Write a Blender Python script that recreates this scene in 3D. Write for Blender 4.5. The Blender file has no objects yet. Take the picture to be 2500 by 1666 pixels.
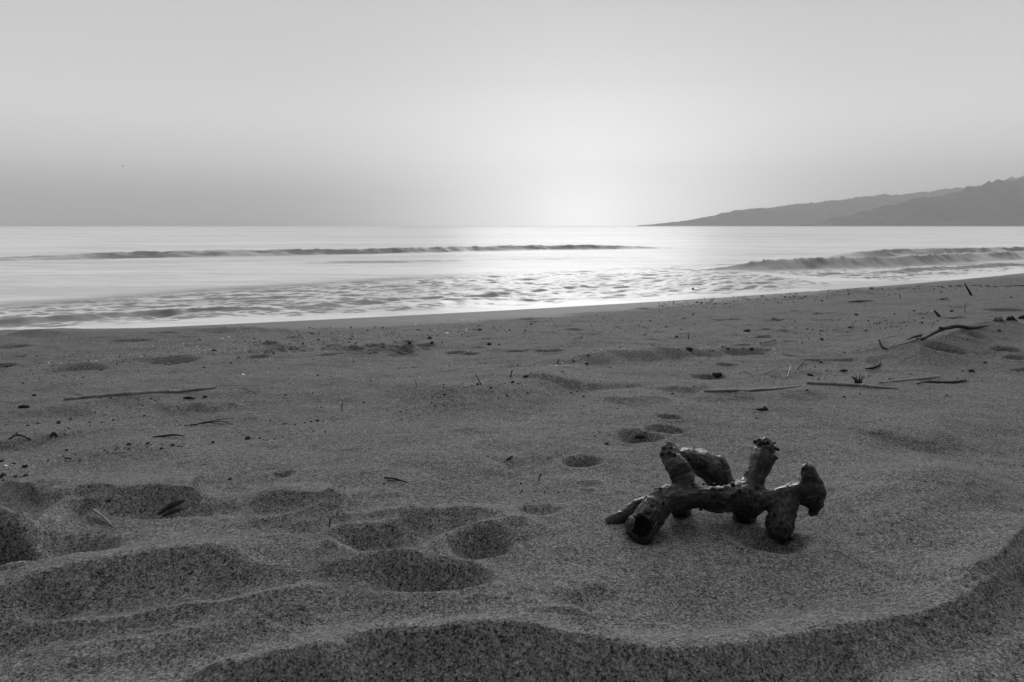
import bpy, math, random
import numpy as np

# ------------------------------------------------------------------ camera, sky, sun, exposure
scene = bpy.context.scene
COL = scene.collection
W0, H0, F0 = 2500.0, 1666.0, 1944.0          # photograph size and focal length in its pixels
HX, HY = 1250.0, 552.0                       # horizon point
CAMH, SEA = 0.8, -1.4

cam_d = bpy.data.cameras.new('camera')
cam_d.sensor_width = 36.0
cam_d.lens = F0 / W0 * 36.0
cam_d.shift_y = (HY - H0 / 2) / W0
cam_d.clip_start, cam_d.clip_end = 0.05, 80000.0
cam_d.dof.use_dof = True
cam_d.dof.focus_distance = 2.7
cam_d.dof.aperture_fstop = 11.0
cam = bpy.data.objects.new('camera', cam_d)
cam.location = (0, 0, CAMH)
cam.rotation_euler = (math.radians(90), 0, 0)
COL.objects.link(cam)
scene.camera = cam

scene.view_settings.view_transform = 'Standard'
scene.view_settings.look = 'None'
scene.view_settings.exposure = 0.0
scene.view_settings.gamma = 1.0
scene.cycles.use_denoising = True
scene.cycles.max_bounces = 6
scene.cycles.diffuse_bounces = 3
scene.cycles.volume_bounces = 0

SUN_AZ = math.radians(4.9)                   # to the right of straight ahead
SUN_EL = math.radians(13.0)


class NT:
    """small helper to write node trees"""
    def __init__(self, tree):
        self.t = tree
        tree.nodes.clear()

    def n(self, kind, **kw):
        nd = self.t.nodes.new(kind)
        for k, v in kw.items():
            setattr(nd, k, v)
        return nd

    def link(self, a, b):
        self.t.links.new(a, b)

    def put(self, sock, v):
        if isinstance(v, bpy.types.NodeSocket):
            self.t.links.new(v, sock)
        elif v is not None:
            sock.default_value = v

    def math(self, op, a, b=None, c=None, clamp=False):
        nd = self.n('ShaderNodeMath', operation=op, use_clamp=clamp)
        self.put(nd.inputs[0], a)
        if b is not None:
            self.put(nd.inputs[1], b)
        if c is not None:
            self.put(nd.inputs[2], c)
        return nd.outputs[0]

    def maprange(self, v, a, b, c=0.0, d=1.0, smooth=True):
        nd = self.n('ShaderNodeMapRange', interpolation_type='SMOOTHSTEP' if smooth else 'LINEAR')
        self.put(nd.inputs['Value'], v)
        nd.inputs['From Min'].default_value = a
        nd.inputs['From Max'].default_value = b
        nd.inputs['To Min'].default_value = c
        nd.inputs['To Max'].default_value = d
        return nd.outputs['Result']

    def ramp(self, v, stops):
        nd = self.n('ShaderNodeValToRGB')
        el = nd.color_ramp.elements
        while len(el) < len(stops):
            el.new(0.5)
        for e, (p, g) in zip(el, stops):
            e.position = p
            e.color = (g, g, g, 1)
        self.put(nd.inputs[0], v)
        return nd.outputs[0]

    def mix(self, f, a, b):
        return self.math('ADD', self.math('MULTIPLY', a, self.math('SUBTRACT', 1.0, f)), self.math('MULTIPLY', b, f))

    def noise(self, vec, scale, detail=2.0, rough=0.5):
        nd = self.n('ShaderNodeTexNoise')
        nd.inputs['Scale'].default_value = scale
        nd.inputs['Detail'].default_value = detail
        nd.inputs['Roughness'].default_value = rough
        if vec is not None:
            self.link(vec, nd.inputs['Vector'])
        return nd.outputs[0]

    def mapping(self, vec, scale=(1, 1, 1), rot=(0, 0, 0)):
        nd = self.n('ShaderNodeMapping')
        nd.inputs['Scale'].default_value = scale
        nd.inputs['Rotation'].default_value = rot
        self.link(vec, nd.inputs['Vector'])
        return nd.outputs[0]


world = bpy.data.worlds.new('World')
scene.world = world
world.use_nodes = True
N = NT(world.node_tree)
tc = N.n('ShaderNodeTexCoord').outputs['Generated']
sep = N.n('ShaderNodeSeparateXYZ')
N.link(tc, sep.inputs[0])
dx, dy, dz = sep.outputs
sky = N.n('ShaderNodeTexSky', sky_type='NISHITA', sun_disc=False)
sky.sun_elevation = SUN_EL
sky.sun_rotation = SUN_AZ
bw = N.n('ShaderNodeRGBToBW')
N.link(sky.outputs[0], bw.inputs[0])
nish = N.math('MINIMUM', bw.outputs[0], 1.5)
left = N.ramp(dz, [(0.0, .36), (.037, .46), (.076, .80), (.127, .80), (.178, .68), (.22, .615), (.27, .57), (.45, 1.35), (.65, 1.5), (1.0, .68)])  # upper stops, out of view, brightened to light the sand and water
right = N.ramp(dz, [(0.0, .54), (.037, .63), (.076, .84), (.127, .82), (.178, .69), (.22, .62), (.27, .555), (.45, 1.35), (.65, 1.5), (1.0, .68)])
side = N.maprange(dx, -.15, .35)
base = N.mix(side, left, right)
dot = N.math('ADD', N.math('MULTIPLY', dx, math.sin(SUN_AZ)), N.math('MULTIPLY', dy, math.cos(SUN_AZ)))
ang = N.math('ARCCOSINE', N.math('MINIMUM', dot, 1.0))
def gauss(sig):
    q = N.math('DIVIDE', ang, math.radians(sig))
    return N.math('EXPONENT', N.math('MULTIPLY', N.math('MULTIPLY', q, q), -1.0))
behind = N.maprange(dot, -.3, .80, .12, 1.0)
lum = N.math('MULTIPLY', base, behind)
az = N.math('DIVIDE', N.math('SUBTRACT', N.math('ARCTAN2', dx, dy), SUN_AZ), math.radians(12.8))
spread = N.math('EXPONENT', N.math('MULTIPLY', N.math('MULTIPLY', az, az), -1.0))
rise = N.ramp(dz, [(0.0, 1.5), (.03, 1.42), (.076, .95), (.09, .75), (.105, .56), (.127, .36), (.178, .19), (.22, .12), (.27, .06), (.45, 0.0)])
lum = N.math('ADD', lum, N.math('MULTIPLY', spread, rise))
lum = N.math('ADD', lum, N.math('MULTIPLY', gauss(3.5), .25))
bg_n = N.n('ShaderNodeBackground')           # physical sky, grey, low strength
N.link(nish, bg_n.inputs['Color'])
bg_n.inputs['Strength'].default_value = 0.05
bg_g = N.n('ShaderNodeBackground')           # sky gradient and sun glow, with the unseen high front brightened
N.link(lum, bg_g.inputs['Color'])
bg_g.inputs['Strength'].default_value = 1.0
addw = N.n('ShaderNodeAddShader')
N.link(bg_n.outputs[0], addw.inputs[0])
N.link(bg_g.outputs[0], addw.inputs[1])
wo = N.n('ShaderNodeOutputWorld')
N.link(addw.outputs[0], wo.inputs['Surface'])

sun_d = bpy.data.lights.new('sun', 'SUN')
sun_d.energy = 2.0
sun_d.angle = math.radians(18.0)
sun_d.color = (1, 1, 1)
sun_o = bpy.data.objects.new('sun', sun_d)
sun_o.rotation_euler = (math.radians(90) - SUN_EL, 0, math.radians(180) - SUN_AZ)
sun_o.location = (10, 60, 30)
COL.objects.link(sun_o)

# ------------------------------------------------------------------ helpers
rng = np.random.default_rng(7)
random.seed(7)


def sstep(a, b, x):
    t = np.clip((x - a) / (b - a), 0, 1)
    return t * t * (3 - 2 * t)


_T = rng.random((256, 256)).astype(np.float32)
_T3 = rng.random((64, 64, 64)).astype(np.float32)


def vnoise(x, y):
    xi, yi = np.floor(x), np.floor(y)
    fx, fy = x - xi, y - yi
    fx, fy = fx * fx * fx * (fx * (fx * 6 - 15) + 10), fy * fy * fy * (fy * (fy * 6 - 15) + 10)
    xi, yi = xi.astype(np.int64) & 255, yi.astype(np.int64) & 255
    x1, y1 = (xi + 1) & 255, (yi + 1) & 255
    return (_T[xi, yi] * (1 - fx) * (1 - fy) + _T[x1, yi] * fx * (1 - fy) + _T[xi, y1] * (1 - fx) * fy + _T[x1, y1] * fx * fy) * 2 - 1


def fbm(x, y, oct=3, gain=.5):
    s, a = 0, 1.0
    c, sn = math.cos(.6), math.sin(.6)
    for o in range(oct):
        s = s + a * vnoise(x + 17.3 * o, y - 9.1 * o)
        x, y = 2.03 * (c * x - sn * y), 2.03 * (sn * x + c * y)
        a *= gain
    return s


def vnoise3(x, y, z):
    xi, yi, zi = np.floor(x), np.floor(y), np.floor(z)
    fx, fy, fz = [(f * f * (3 - 2 * f)).astype(np.float32) for f in (x - xi, y - yi, z - zi)]
    xi, yi, zi = [v.astype(np.int32) & 63 for v in (xi, yi, zi)]
    x1, y1, z1 = (xi + 1) & 63, (yi + 1) & 63, (zi + 1) & 63
    a = _T3[xi, yi, zi] * (1 - fx) + _T3[x1, yi, zi] * fx
    b = _T3[xi, y1, zi] * (1 - fx) + _T3[x1, y1, zi] * fx
    c = _T3[xi, yi, z1] * (1 - fx) + _T3[x1, yi, z1] * fx
    d = _T3[xi, y1, z1] * (1 - fx) + _T3[x1, y1, z1] * fx
    return ((a * (1 - fy) + b * fy) * (1 - fz) + (c * (1 - fy) + d * fy) * fz) * 2 - 1


def at_depth(px, py, Y):
    return np.array([(px - HX) / F0 * Y, Y, CAMH + (HY - py) / F0 * Y])


# shoreline: (0,16..) in plan, y = Ys(x)
def Ys(x):
    q = 20.9 + .52 * x + .0069 * x * x
    q = np.where(x > 30, 20.9 + .52 * 30 + .0069 * 900 + (.52 + .0138 * 30) * (x - 30), q)
    return np.where(x < -16, 20.9 - .52 * 16 + .0069 * 256 + (.52 - .0138 * 16) * (x + 16), q)


def shore_d(x, y):
    s = .52 + .0138 * np.clip(x, -16, 30)
    return (Ys(x) - y) / np.sqrt(1 + s * s)


_PD = np.array([-400, -60, -5, 0, 3, 7, 10, 13, 16, 30, 400.])
_PZ = np.array([-9, -4.5, -2.0, -1.4, -1.07, -.66, -.36, -.13, 0, .05, .4])


def base_z(x, y):
    d = shore_d(x, y)
    z = np.interp(d, _PD, _PZ)
    z = .4 * z + .3 * np.interp(d - .9, _PD, _PZ) + .3 * np.interp(d + .9, _PD, _PZ)
    z = z + .15 * sstep(-1.0, -6.5, x) * np.exp(-((d - 8.7) / 2.2) ** 2)   # berm on the left
    z = z + .06 * sstep(2.0, 4.5, x) * np.exp(-((y - 6.5) / 2.5) ** 2)      # rise on the right
    return z


_YS = np.geomspace(.5, 90, 700)


def ground(px, py, dz=0.0):
    """world points where the photograph's pixels meet the sand (plus dz)"""
    px, py = np.atleast_1d(np.asarray(px, float)), np.atleast_1d(np.asarray(py, float))
    dz = np.broadcast_to(np.asarray(dz, float), px.shape)
    Y = _YS[None, :]
    X = (px[:, None] - HX) / F0 * Y
    g = CAMH + (HY - py[:, None]) / F0 * Y - base_z(X, np.broadcast_to(Y, X.shape)) - dz[:, None]
    k = np.argmax(g < 0, axis=1)
    k = np.where((g < 0).any(axis=1), np.maximum(k, 1), len(_YS) - 1)
    i = np.arange(len(px))
    g0, g1 = g[i, k - 1], g[i, k]
    t = np.clip(g0 / (g0 - g1 + 1e-12), 0, 1)
    yy = _YS[k - 1] + t * (_YS[k] - _YS[k - 1])
    return np.stack([(px - HX) / F0 * yy, yy], 1)


def on_sea(px, py):
    Y = (CAMH - SEA) * F0 / (np.asarray(py, float) - HY)
    return np.stack([(np.asarray(px, float) - HX) / F0 * Y, Y], 1)


def line_dist(x, y, pts):
    """signed distance to a polyline (positive on the camera's side when it runs left to right) and 0..1 along it"""
    pts = np.asarray(pts)
    seg = np.diff(pts, axis=0)
    L = np.hypot(seg[:, 0], seg[:, 1])
    cum = np.concatenate([[0], np.cumsum(L)])
    best = np.full(x.shape, 1e9)
    sg = np.zeros(x.shape)
    tt = np.zeros(x.shape)
    for k in range(len(seg)):
        ax, ay = pts[k]
        ux, uy = seg[k] / L[k]
        rx, ry = x - ax, y - ay
        raw = rx * ux + ry * uy
        t = np.clip(raw, 0, L[k])
        ex, ey = rx - t * ux, ry - t * uy
        d = np.hypot(ex, ey)
        s = -(ux * ry - uy * rx)
        m = d < best
        best = np.where(m, d, best)
        sg = np.where(m, np.where(s >= 0, 1, -1), sg)
        tt = np.where(m, (cum[k] + t) / cum[-1], tt)
    return best * sg, tt


def smooth_line(pts, n=6):
    """Catmull-Rom resampling"""
    p = np.asarray(pts, float)
    if len(p) < 3:
        return p
    q = np.vstack([2 * p[0] - p[1], p, 2 * p[-1] - p[-2]])
    out = []
    for i in range(1, len(q) - 2):
        for t in np.linspace(0, 1, n, endpoint=False):
            a, b, c, d = q[i - 1], q[i], q[i + 1], q[i + 2]
            out.append(.5 * ((2 * b) + (c - a) * t + (2 * a - 5 * b + 4 * c - d) * t * t + (3 * b - a - 3 * c + d) * t ** 3))
    out.append(p[-1])
    return np.array(out)


def link_obj(name, me, mat=None, parent=None):
    o = bpy.data.objects.new(name, me)
    COL.objects.link(o)
    if mat is not None:
        me.materials.append(mat)
    if parent is not None:
        o.parent = parent
    return o


def tag(o, label, cat, group=None):
    o['label'] = label
    o['category'] = cat
    if group:
        o['group'] = group
    return o


def mesh_np(name, v, quads, smooth=True, tris=False):
    me = bpy.data.meshes.new(name)
    v = np.asarray(v, np.float32)
    f = np.asarray(quads, np.int32)
    k = f.shape[1]
    me.vertices.add(len(v))
    me.vertices.foreach_set('co', v.ravel())
    me.loops.add(f.size)
    me.loops.foreach_set('vertex_index', f.ravel())
    me.polygons.add(len(f))
    me.polygons.foreach_set('loop_start', np.arange(0, f.size, k, dtype=np.int32))
    if smooth:
        me.polygons.foreach_set('use_smooth', np.ones(len(f), bool))
    me.update(calc_edges=True)
    me.validate()
    return me


def set_attr(me, name, vals):
    a = me.attributes.new(name, 'FLOAT', 'POINT')
    a.data.foreach_set('value', np.asarray(vals, np.float32))


def polar_grid(theta, r, closed):
    nt, nr = len(theta), len(r)
    T, R = np.meshgrid(theta, r)
    x, y = (R * np.sin(T)).ravel(), (R * np.cos(T)).ravel()
    i = np.arange(nr - 1)[:, None]
    cols = nt if closed else nt - 1
    j = np.arange(cols)[None, :]
    j1 = (j + 1) % nt
    q = np.stack([i * nt + j, i * nt + j1, (i + 1) * nt + j1, (i + 1) * nt + j], -1).reshape(-1, 4)
    return x, y, q[:, ::-1]


# ------------------------------------------------------------------ materials
def new_mat(name):
    m = bpy.data.materials.new(name)
    m.use_nodes = True
    return m, NT(m.node_tree)


def finish(N, bsdf):
    o = N.n('ShaderNodeOutputMaterial')
    N.link(bsdf.outputs[0], o.inputs['Surface'])


def sand_material():
    m, N = new_mat('grey_sand')
    geo = N.n('ShaderNodeNewGeometry').outputs['Position']
    at = N.n('ShaderNodeAttribute', attribute_name='wet').outputs['Fac']
    # grains: cells of different minerals, plus coarser clumps that still read further away
    vor = N.n('ShaderNodeTexVoronoi', feature='F1')
    vor.inputs['Scale'].default_value = 380.0
    N.link(geo, vor.inputs['Vector'])
    cs = N.n('ShaderNodeSeparateColor')
    N.link(vor.outputs['Color'], cs.inputs[0])
    g1 = cs.outputs[0]
    vor2 = N.n('ShaderNodeTexVoronoi', feature='F1')
    vor2.inputs['Scale'].default_value = 205.0
    N.link(geo, vor2.inputs['Vector'])
    cs2 = N.n('ShaderNodeSeparateColor')
    N.link(vor2.outputs['Color'], cs2.inputs[0])
    g2 = cs2.outputs[1]
    n3 = N.noise(N.mapping(geo, (1, 1, 1)), 42.0, 3.0, .7)
    n4 = N.noise(geo, 2.3, 3.0, .55)
    g = N.math('ADD', N.math('MULTIPLY', g1, .64), N.math('MULTIPLY', g2, .40))
    g = N.math('SUBTRACT', g, N.math('MULTIPLY', N.maprange(cs2.outputs[0], .16, .04), .20))
    g = N.math('SUBTRACT', g, .10)
    g = N.math('ADD', g, N.math('MULTIPLY', N.math('SUBTRACT', n3, .5), .55))
    g = N.math('ADD', g, N.math('MULTIPLY', N.math('SUBTRACT', n4, .5), .25))
    dry = N.ramp(g, [(0.0, .022), (.22, .095), (.42, .168), (.62, .235), (1.0, .44)])
    wetc = N.math('ADD', .12, N.math('MULTIPLY', n4, .05))
    col = N.mix(at, dry, wetc)
    b = N.n('ShaderNodeBsdfPrincipled')
    N.link(col, b.inputs['Base Color'])
    N.put(b.inputs['Roughness'], N.mix(at, 1.0, .85))
    N.put(b.inputs['Specular IOR Level'], N.mix(at, .12, .22))
    h = N.math('ADD', N.math('MULTIPLY', g1, .0014), N.math('MULTIPLY', g2, .0012))
    h = N.math('ADD', h, N.math('MULTIPLY', n3, .0030))
    bmp = N.n('ShaderNodeBump')
    bmp.inputs['Distance'].default_value = 1.0
    N.put(bmp.inputs['Strength'], N.mix(at, .75, .05))
    N.link(h, bmp.inputs['Height'])
    N.link(bmp.outputs[0], b.inputs['Normal'])
    finish(N, b)
    return m


SHORE_ROT = math.radians(30)


def water_material():
    m, N = new_mat('sea_water')
    geo = N.n('ShaderNodeNewGeometry').outputs['Position']
    foam_a = N.n('ShaderNodeAttribute', attribute_name='foam').outputs['Fac']
    dark_a = N.n('ShaderNodeAttribute', attribute_name='clear').outputs['Fac']  # wave fronts painted dark for their weak reflection
    v1 = N.mapping(geo, (.55, 2.2, 1), (0, 0, -SHORE_ROT))
    v2 = N.mapping(geo, (.10, .55, 1), (0, 0, -SHORE_ROT))
    v3 = N.mapping(geo, (1.6, 6.0, 1), (0, 0, -SHORE_ROT))
    n1 = N.noise(v1, 1.0, 4.0, .6)
    n2 = N.noise(v2, 1.0, 4.0, .6)
    n3 = N.noise(v3, 1.0, 3.0, .6)
    patt = N.math('ADD', N.math('MULTIPLY', n1, .62), N.math('MULTIPLY', n3, .38))
    holes = N.maprange(patt, .40, .56)
    painted_sheen_a = N.n('ShaderNodeAttribute', attribute_name='painted_sheen').outputs['Fac']
    foam = N.math('MULTIPLY', foam_a, N.mix(holes, .94, 1.0), clamp=True)
    foam = N.math('MAXIMUM', foam, painted_sheen_a)  # open sea painted white in place of bright sky reflection
    foam = N.math('MULTIPLY', foam, N.math('SUBTRACT', 1.0, dark_a), clamp=True)
    n4 = N.noise(N.mapping(geo, (.022, .075, 1), (0, 0, -SHORE_ROT)), 1.0, 5.0, .65)
    streak = N.maprange(N.math('ADD', N.math('ADD', N.math('MULTIPLY', n2, .35), N.math('MULTIPLY', n1, .25)), N.math('MULTIPLY', n4, .4)), .41, .55, .74, .98)  # ripple shading put into the colour as paler and darker bands
    foam_sheen_c = N.math('MULTIPLY', streak, N.mix(N.math('MULTIPLY', holes, 1.0), N.mix(painted_sheen_a, .93, 1.0), 1.0))
    h = N.math('ADD', N.math('MULTIPLY', n2, .05), N.math('MULTIPLY', n1, .030))
    h = N.math('ADD', h, N.math('MULTIPLY', n3, .006))
    bmp = N.n('ShaderNodeBump')
    bmp.inputs['Distance'].default_value = 1.0
    bmp.inputs['Strength'].default_value = .55
    N.link(h, bmp.inputs['Height'])
    bd = N.n('ShaderNodeBsdfDiffuse')
    bd.inputs['Color'].default_value = (.03, .03, .03, 1)
    bg = N.n('ShaderNodeBsdfGlossy')
    bg.inputs['Roughness'].default_value = .42
    N.link(bmp.outputs[0], bg.inputs['Normal'])
    b = N.n('ShaderNodeMixShader')
    b.inputs[0].default_value = .2
    N.link(bd.outputs[0], b.inputs[1])
    N.link(bg.outputs[0], b.inputs[2])
    f = N.n('ShaderNodeBsdfDiffuse')
    gl = N.n('ShaderNodeBsdfGlossy')
    gl.inputs['Roughness'].default_value = .4
    fm = N.n('ShaderNodeMixShader')
    fm.inputs[0].default_value = .09
    N.link(foam_sheen_c, f.inputs['Color'])
    N.link(bmp.outputs[0], f.inputs['Normal'])
    N.link(bmp.outputs[0], gl.inputs['Normal'])
    N.link(f.outputs[0], fm.inputs[1])
    N.link(gl.outputs[0], fm.inputs[2])
    mx = N.n('ShaderNodeMixShader')
    N.link(foam, mx.inputs[0])
    N.link(b.outputs[0], mx.inputs[1])
    N.link(fm.outputs[0], mx.inputs[2])
    finish(N, mx)
    return m


def wood_material(name, lo, hi, spec=.35, scale=1.0, rough=.6):
    m, N = new_mat(name)
    geo = N.n('ShaderNodeTexCoord').outputs['Object']
    n1 = N.noise(geo, 22 * scale, 5.0, .65)
    n2 = N.noise(geo, 140 * scale, 4.0, .7)
    n3 = N.noise(N.mapping(geo, (1, 1, .35)), 60 * scale, 4.0, .6)
    g = N.math('ADD', N.math('MULTIPLY', n1, .55), N.math('MULTIPLY', n2, .45))
    c = N.ramp(g, [(.30, lo * .45), (.46, lo), (.58, (lo + hi) / 2), (.72, hi)])
    b = N.n('ShaderNodeBsdfPrincipled')
    N.link(c, b.inputs['Base Color'])
    N.put(b.inputs['Roughness'], N.maprange(n1, .3, .7, rough + .15, rough - .15))
    b.inputs['Specular IOR Level'].default_value = spec
    bmp = N.n('ShaderNodeBump')
    bmp.inputs['Distance'].default_value = .004 / scale
    bmp.inputs['Strength'].default_value = .8
    N.link(N.math('ADD', n2, N.math('MULTIPLY', n3, 1.2)), bmp.inputs['Height'])
    N.link(bmp.outputs[0], b.inputs['Normal'])
    finish(N, b)
    return m


def driftwood_material():
    m, N = new_mat('weathered_driftwood')
    geo = N.n('ShaderNodeTexCoord').outputs['Object']
    gr = N.n('ShaderNodeAttribute', attribute_name='grain').outputs['Vector']
    knot = N.n('ShaderNodeAttribute', attribute_name='knot').outputs['Fac']
    bare = N.n('ShaderNodeAttribute', attribute_name='bare').outputs['Fac']
    n1 = N.noise(geo, 24, 5.0, .65)
    n2 = N.noise(geo, 170, 4.0, .7)
    ng = N.noise(gr, 1.0, 5.0, .62)
    ng2 = N.noise(gr, 3.1, 3.0, .6)
    bark = N.ramp(N.math('ADD', N.math('MULTIPLY', ng, .6), N.math('MULTIPLY', n1, .4)), [(.38, .002), (.47, .008), (.54, .030), (.64, .11)])
    skin = N.ramp(N.math('ADD', N.math('MULTIPLY', ng, .45), N.math('MULTIPLY', n1, .55)), [(.34, .015), (.50, .075), (.66, .25)])
    c = N.mix(bare, bark, skin)
    c = N.mix(knot, c, N.math('MULTIPLY', n2, .022))
    crack = N.maprange(ng2, .42, .52)
    c = N.math('MULTIPLY', c, N.mix(crack, .12, 1.0))
    b = N.n('ShaderNodeBsdfPrincipled')
    N.link(c, b.inputs['Base Color'])
    N.put(b.inputs['Roughness'], N.maprange(ng, .38, .60, .70, .30))
    N.put(b.inputs['Specular IOR Level'], N.mix(knot, .6, .1))
    bmp = N.n('ShaderNodeBump')
    bmp.inputs['Distance'].default_value = .0055
    bmp.inputs['Strength'].default_value = .9
    h = N.math('ADD', N.math('MULTIPLY', ng, 1.3), N.math('MULTIPLY', n2, .5))
    h = N.math('ADD', h, N.math('MULTIPLY', crack, .9))
    N.link(h, bmp.inputs['Height'])
    N.link(bmp.outputs[0], b.inputs['Normal'])
    finish(N, b)
    return m


def plain_material(name, g, rough=.8, var=.4, scale=60.0):
    m, N = new_mat(name)
    geo = N.n('ShaderNodeTexCoord').outputs['Object']
    n1 = N.noise(geo, scale, 4.0, .6)
    c = N.maprange(n1, .3, .7, g * (1 - var), g * (1 + var))
    b = N.n('ShaderNodeBsdfPrincipled')
    N.link(c, b.inputs['Base Color'])
    b.inputs['Roughness'].default_value = rough
    finish(N, b)
    return m


M_SAND = sand_material()
M_WATER = water_material()
M_WOOD = driftwood_material()
M_LOG = wood_material('wet_wood', .02, .05, .3)
M_TWIG = wood_material('dark_twig', .025, .07, .2, 2.0, .7)
M_REED = wood_material('dry_reed', .22, .42, .3, 1.5, .6)
M_PALE = plain_material('bleached_straw', .45, .7)
M_PEB = plain_material('dark_debris', .03, .9)
M_SHELL = plain_material('shell_fragments', .6, .5)
M_BIRD = plain_material('dark_plumage', .03, .9)
M_BIRDP = plain_material('pale_plumage', .25, .9)

# ------------------------------------------------------------------ sand features
FEAT = []


def crest(pts, h, Lf, Ln, pit=0.0, taper=.2, pw=1.5):
    pts = np.asarray(pts, float)
    hs, ls = np.broadcast_to(np.asarray(h, float), len(pts)), np.broadcast_to(np.asarray(Ln, float), len(pts))
    w = ground(pts[:, 0], pts[:, 1], hs * .8)
    cu = np.concatenate([[0], np.cumsum(np.hypot(*np.diff(w, axis=0).T))])
    FEAT.append(('crest', smooth_line(w, 5), (cu / cu[-1], hs), Lf, (cu / cu[-1], ls), pit, taper, pw, pts, w))


def pit(px, py, w, hpx, depth, rim=.25, rot=0.0):
    c = ground(px, py)[0]
    Y = c[1]
    a = ground(px, py - hpx / 2)[0][1]
    b = ground(px, py + hpx / 2)[0][1]
    rx = w / 2 * Y / F0
    ry = min(max((a - b) / 2 * 1.1, rx * .45), rx * .9)
    FEAT.append(('pit', c + np.array([0, -.25 * ry]), rx, ry, depth, rim, rot, (px, py)))


# -- foreground waves of sand, left to right
crest([(70, 1258), (126, 1222), (184, 1193), (230, 1185), (295, 1193), (333, 1191), (386, 1185), (459, 1197), (540, 1212)], 0.0468, .20, .11, .026, .2)
crest([(-60, 1280), (20, 1277), (76, 1273), (115, 1258), (160, 1233), (206, 1226), (268, 1230), (320, 1242)], 0.0390, .045, .07, .008, .2)
crest([(-60, 1300), (76, 1288), (153, 1272), (214, 1264), (268, 1268), (421, 1270), (500, 1252)], 0.0338, .035, .30, 0, .15)
crest([(0, 1172), (34, 1174), (75, 1186), (110, 1204)], 0.0286, .16, .12, .004, .3)
crest([(-80, 1310), (0, 1305), (90, 1306), (150, 1312)], 0.0208, .06, .08, .01, .3)
crest([(-80, 1470), (0, 1462), (80, 1430), (166, 1400), (249, 1388), (387, 1358), (497, 1352), (600, 1362), (660, 1380)], 0.0430, .13, .13, .018, .2)
crest([(-80, 1566), (0, 1557), (110, 1531), (276, 1515), (442, 1487), (608, 1468), (760, 1440), (860, 1415)], 0.0260, .06, .065, .010, .2)
crest([(-80, 1622), (0, 1610), (276, 1572), (500, 1540), (720, 1498), (860, 1470)], 0.0150, .05, .06, .004, .2)
crest([(-80, 1660), (150, 1625), (400, 1590), (640, 1545)], 0.0104, .07, .05, .003, .2)
crest([(596, 1242), (663, 1213), (735, 1202), (800, 1208), (860, 1215)], 0.0338, .14, .08, .010, .25)
crest([(540, 1292), (620, 1276), (707, 1262), (796, 1238), (850, 1216), (920, 1197)], 0.0169, .06, .06, .005, .25)
crest([(660, 1308), (760, 1283), (829, 1257), (884, 1258), (939, 1245), (1011, 1248), (1080, 1246)], 0.0195, .06, .06, .006, .2)
crest([(760, 1300), (850, 1290), (939, 1280), (1022, 1260), (1077, 1248), (1138, 1248), (1215, 1268), (1260, 1285)], 0.0286, .08, .08, .008, .2)
crest([(780, 1325), (829, 1347), (912, 1361), (994, 1357), (1077, 1326), (1149, 1297), (1230, 1287), (1330, 1282)], 0.0260, .045, .10, .004, .12)
crest([(720, 1402), (800, 1384), (900, 1376), (1000, 1372), (1080, 1370)], 0.0156, .06, .05, .004, .3)
crest([(640, 1180), (760, 1162), (900, 1152), (1010, 1160)], 0.0130, .15, .12, 0, .3)
crest([(800, 1492), (900, 1480), (1050, 1478), (1200, 1470), (1320, 1440)], 0.0104, .08, .07, .002, .3)
pit(185, 1342, 230, 72, 0.0375, .08)
pit(5, 1390, 120, 80, 0.0875, .08)
pit(900, 1328, 170, 56, 0.0275, .05)
pit(1166, 1343, 165, 66, 0.0425, .12)
pit(1050, 1440, 340, 60, 0.0450, .12)
pit(1312, 1260, 110, 32, 0.0175, .08)
pit(110, 1470, 200, 60, 0.0225, .05)
pit(600, 1420, 330, 70, 0.0175, .0)
# -- the wheel track / bank across the bottom
bank = [(380, 1700), (480, 1664), (663, 1606), (801, 1570), (884, 1547), (994, 1536), (1080, 1532), (1177, 1526), (1298, 1536), (1420, 1566), (1530, 1588), (1640, 1594), (1752, 1583), (1973, 1553), (2139, 1520), (2305, 1478), (2388, 1450), (2500, 1388), (2600, 1310)]
crest(bank, [.06, .066, .072, .076, .078, .078, .080, .080, .074, .066, .058, .052, .048, .042, .040, .038, .037, .035, .032], .115, [.15] * 9 + [.14, .13, .12, .11, .10, .09, .08, .075, .07, .06], .022, .06)
crest([(560, 1700), (700, 1640), (800, 1615), (870, 1608)], .02, .06, .05, 0, .3)
crest([(2080, 1760), (2200, 1700), (2350, 1640), (2500, 1570), (2640, 1500)], .048, .12, .25, 0, .15)
crest([(2270, 1462), (2340, 1432), (2430, 1366), (2500, 1296), (2570, 1230)], .020, .20, .05, .016, .2)
crest([(1290, 1505), (1380, 1502), (1440, 1506)], .010, .05, .03, .006, .3)
crest([(1300, 1508), (1380, 1530), (1450, 1556), (1520, 1575)], .012, .05, .03, .008, .3)
crest([(1330, 1480), (1400, 1455), (1470, 1440), (1530, 1450)], .012, .09, .06, .004, .3)
crest([(1960, 1240), (2100, 1205), (2250, 1160), (2400, 1150)], .030, .22, .25, 0, .3)
crest([(2000, 1320), (2150, 1290), (2300, 1220), (2420, 1130)], .030, .22, .22, 0, .3)
crest([(2230, 1075), (2300, 1060), (2370, 1062)], .03, .3, .15, 0, .3)
# hollow by the driftwood's leg
pit(1885, 1322, 190, 52, .035, .15)
pit(1820, 1345, 80, 20, .012, .1)
pit(1575, 1318, 130, 40, .012, .1)
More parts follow.
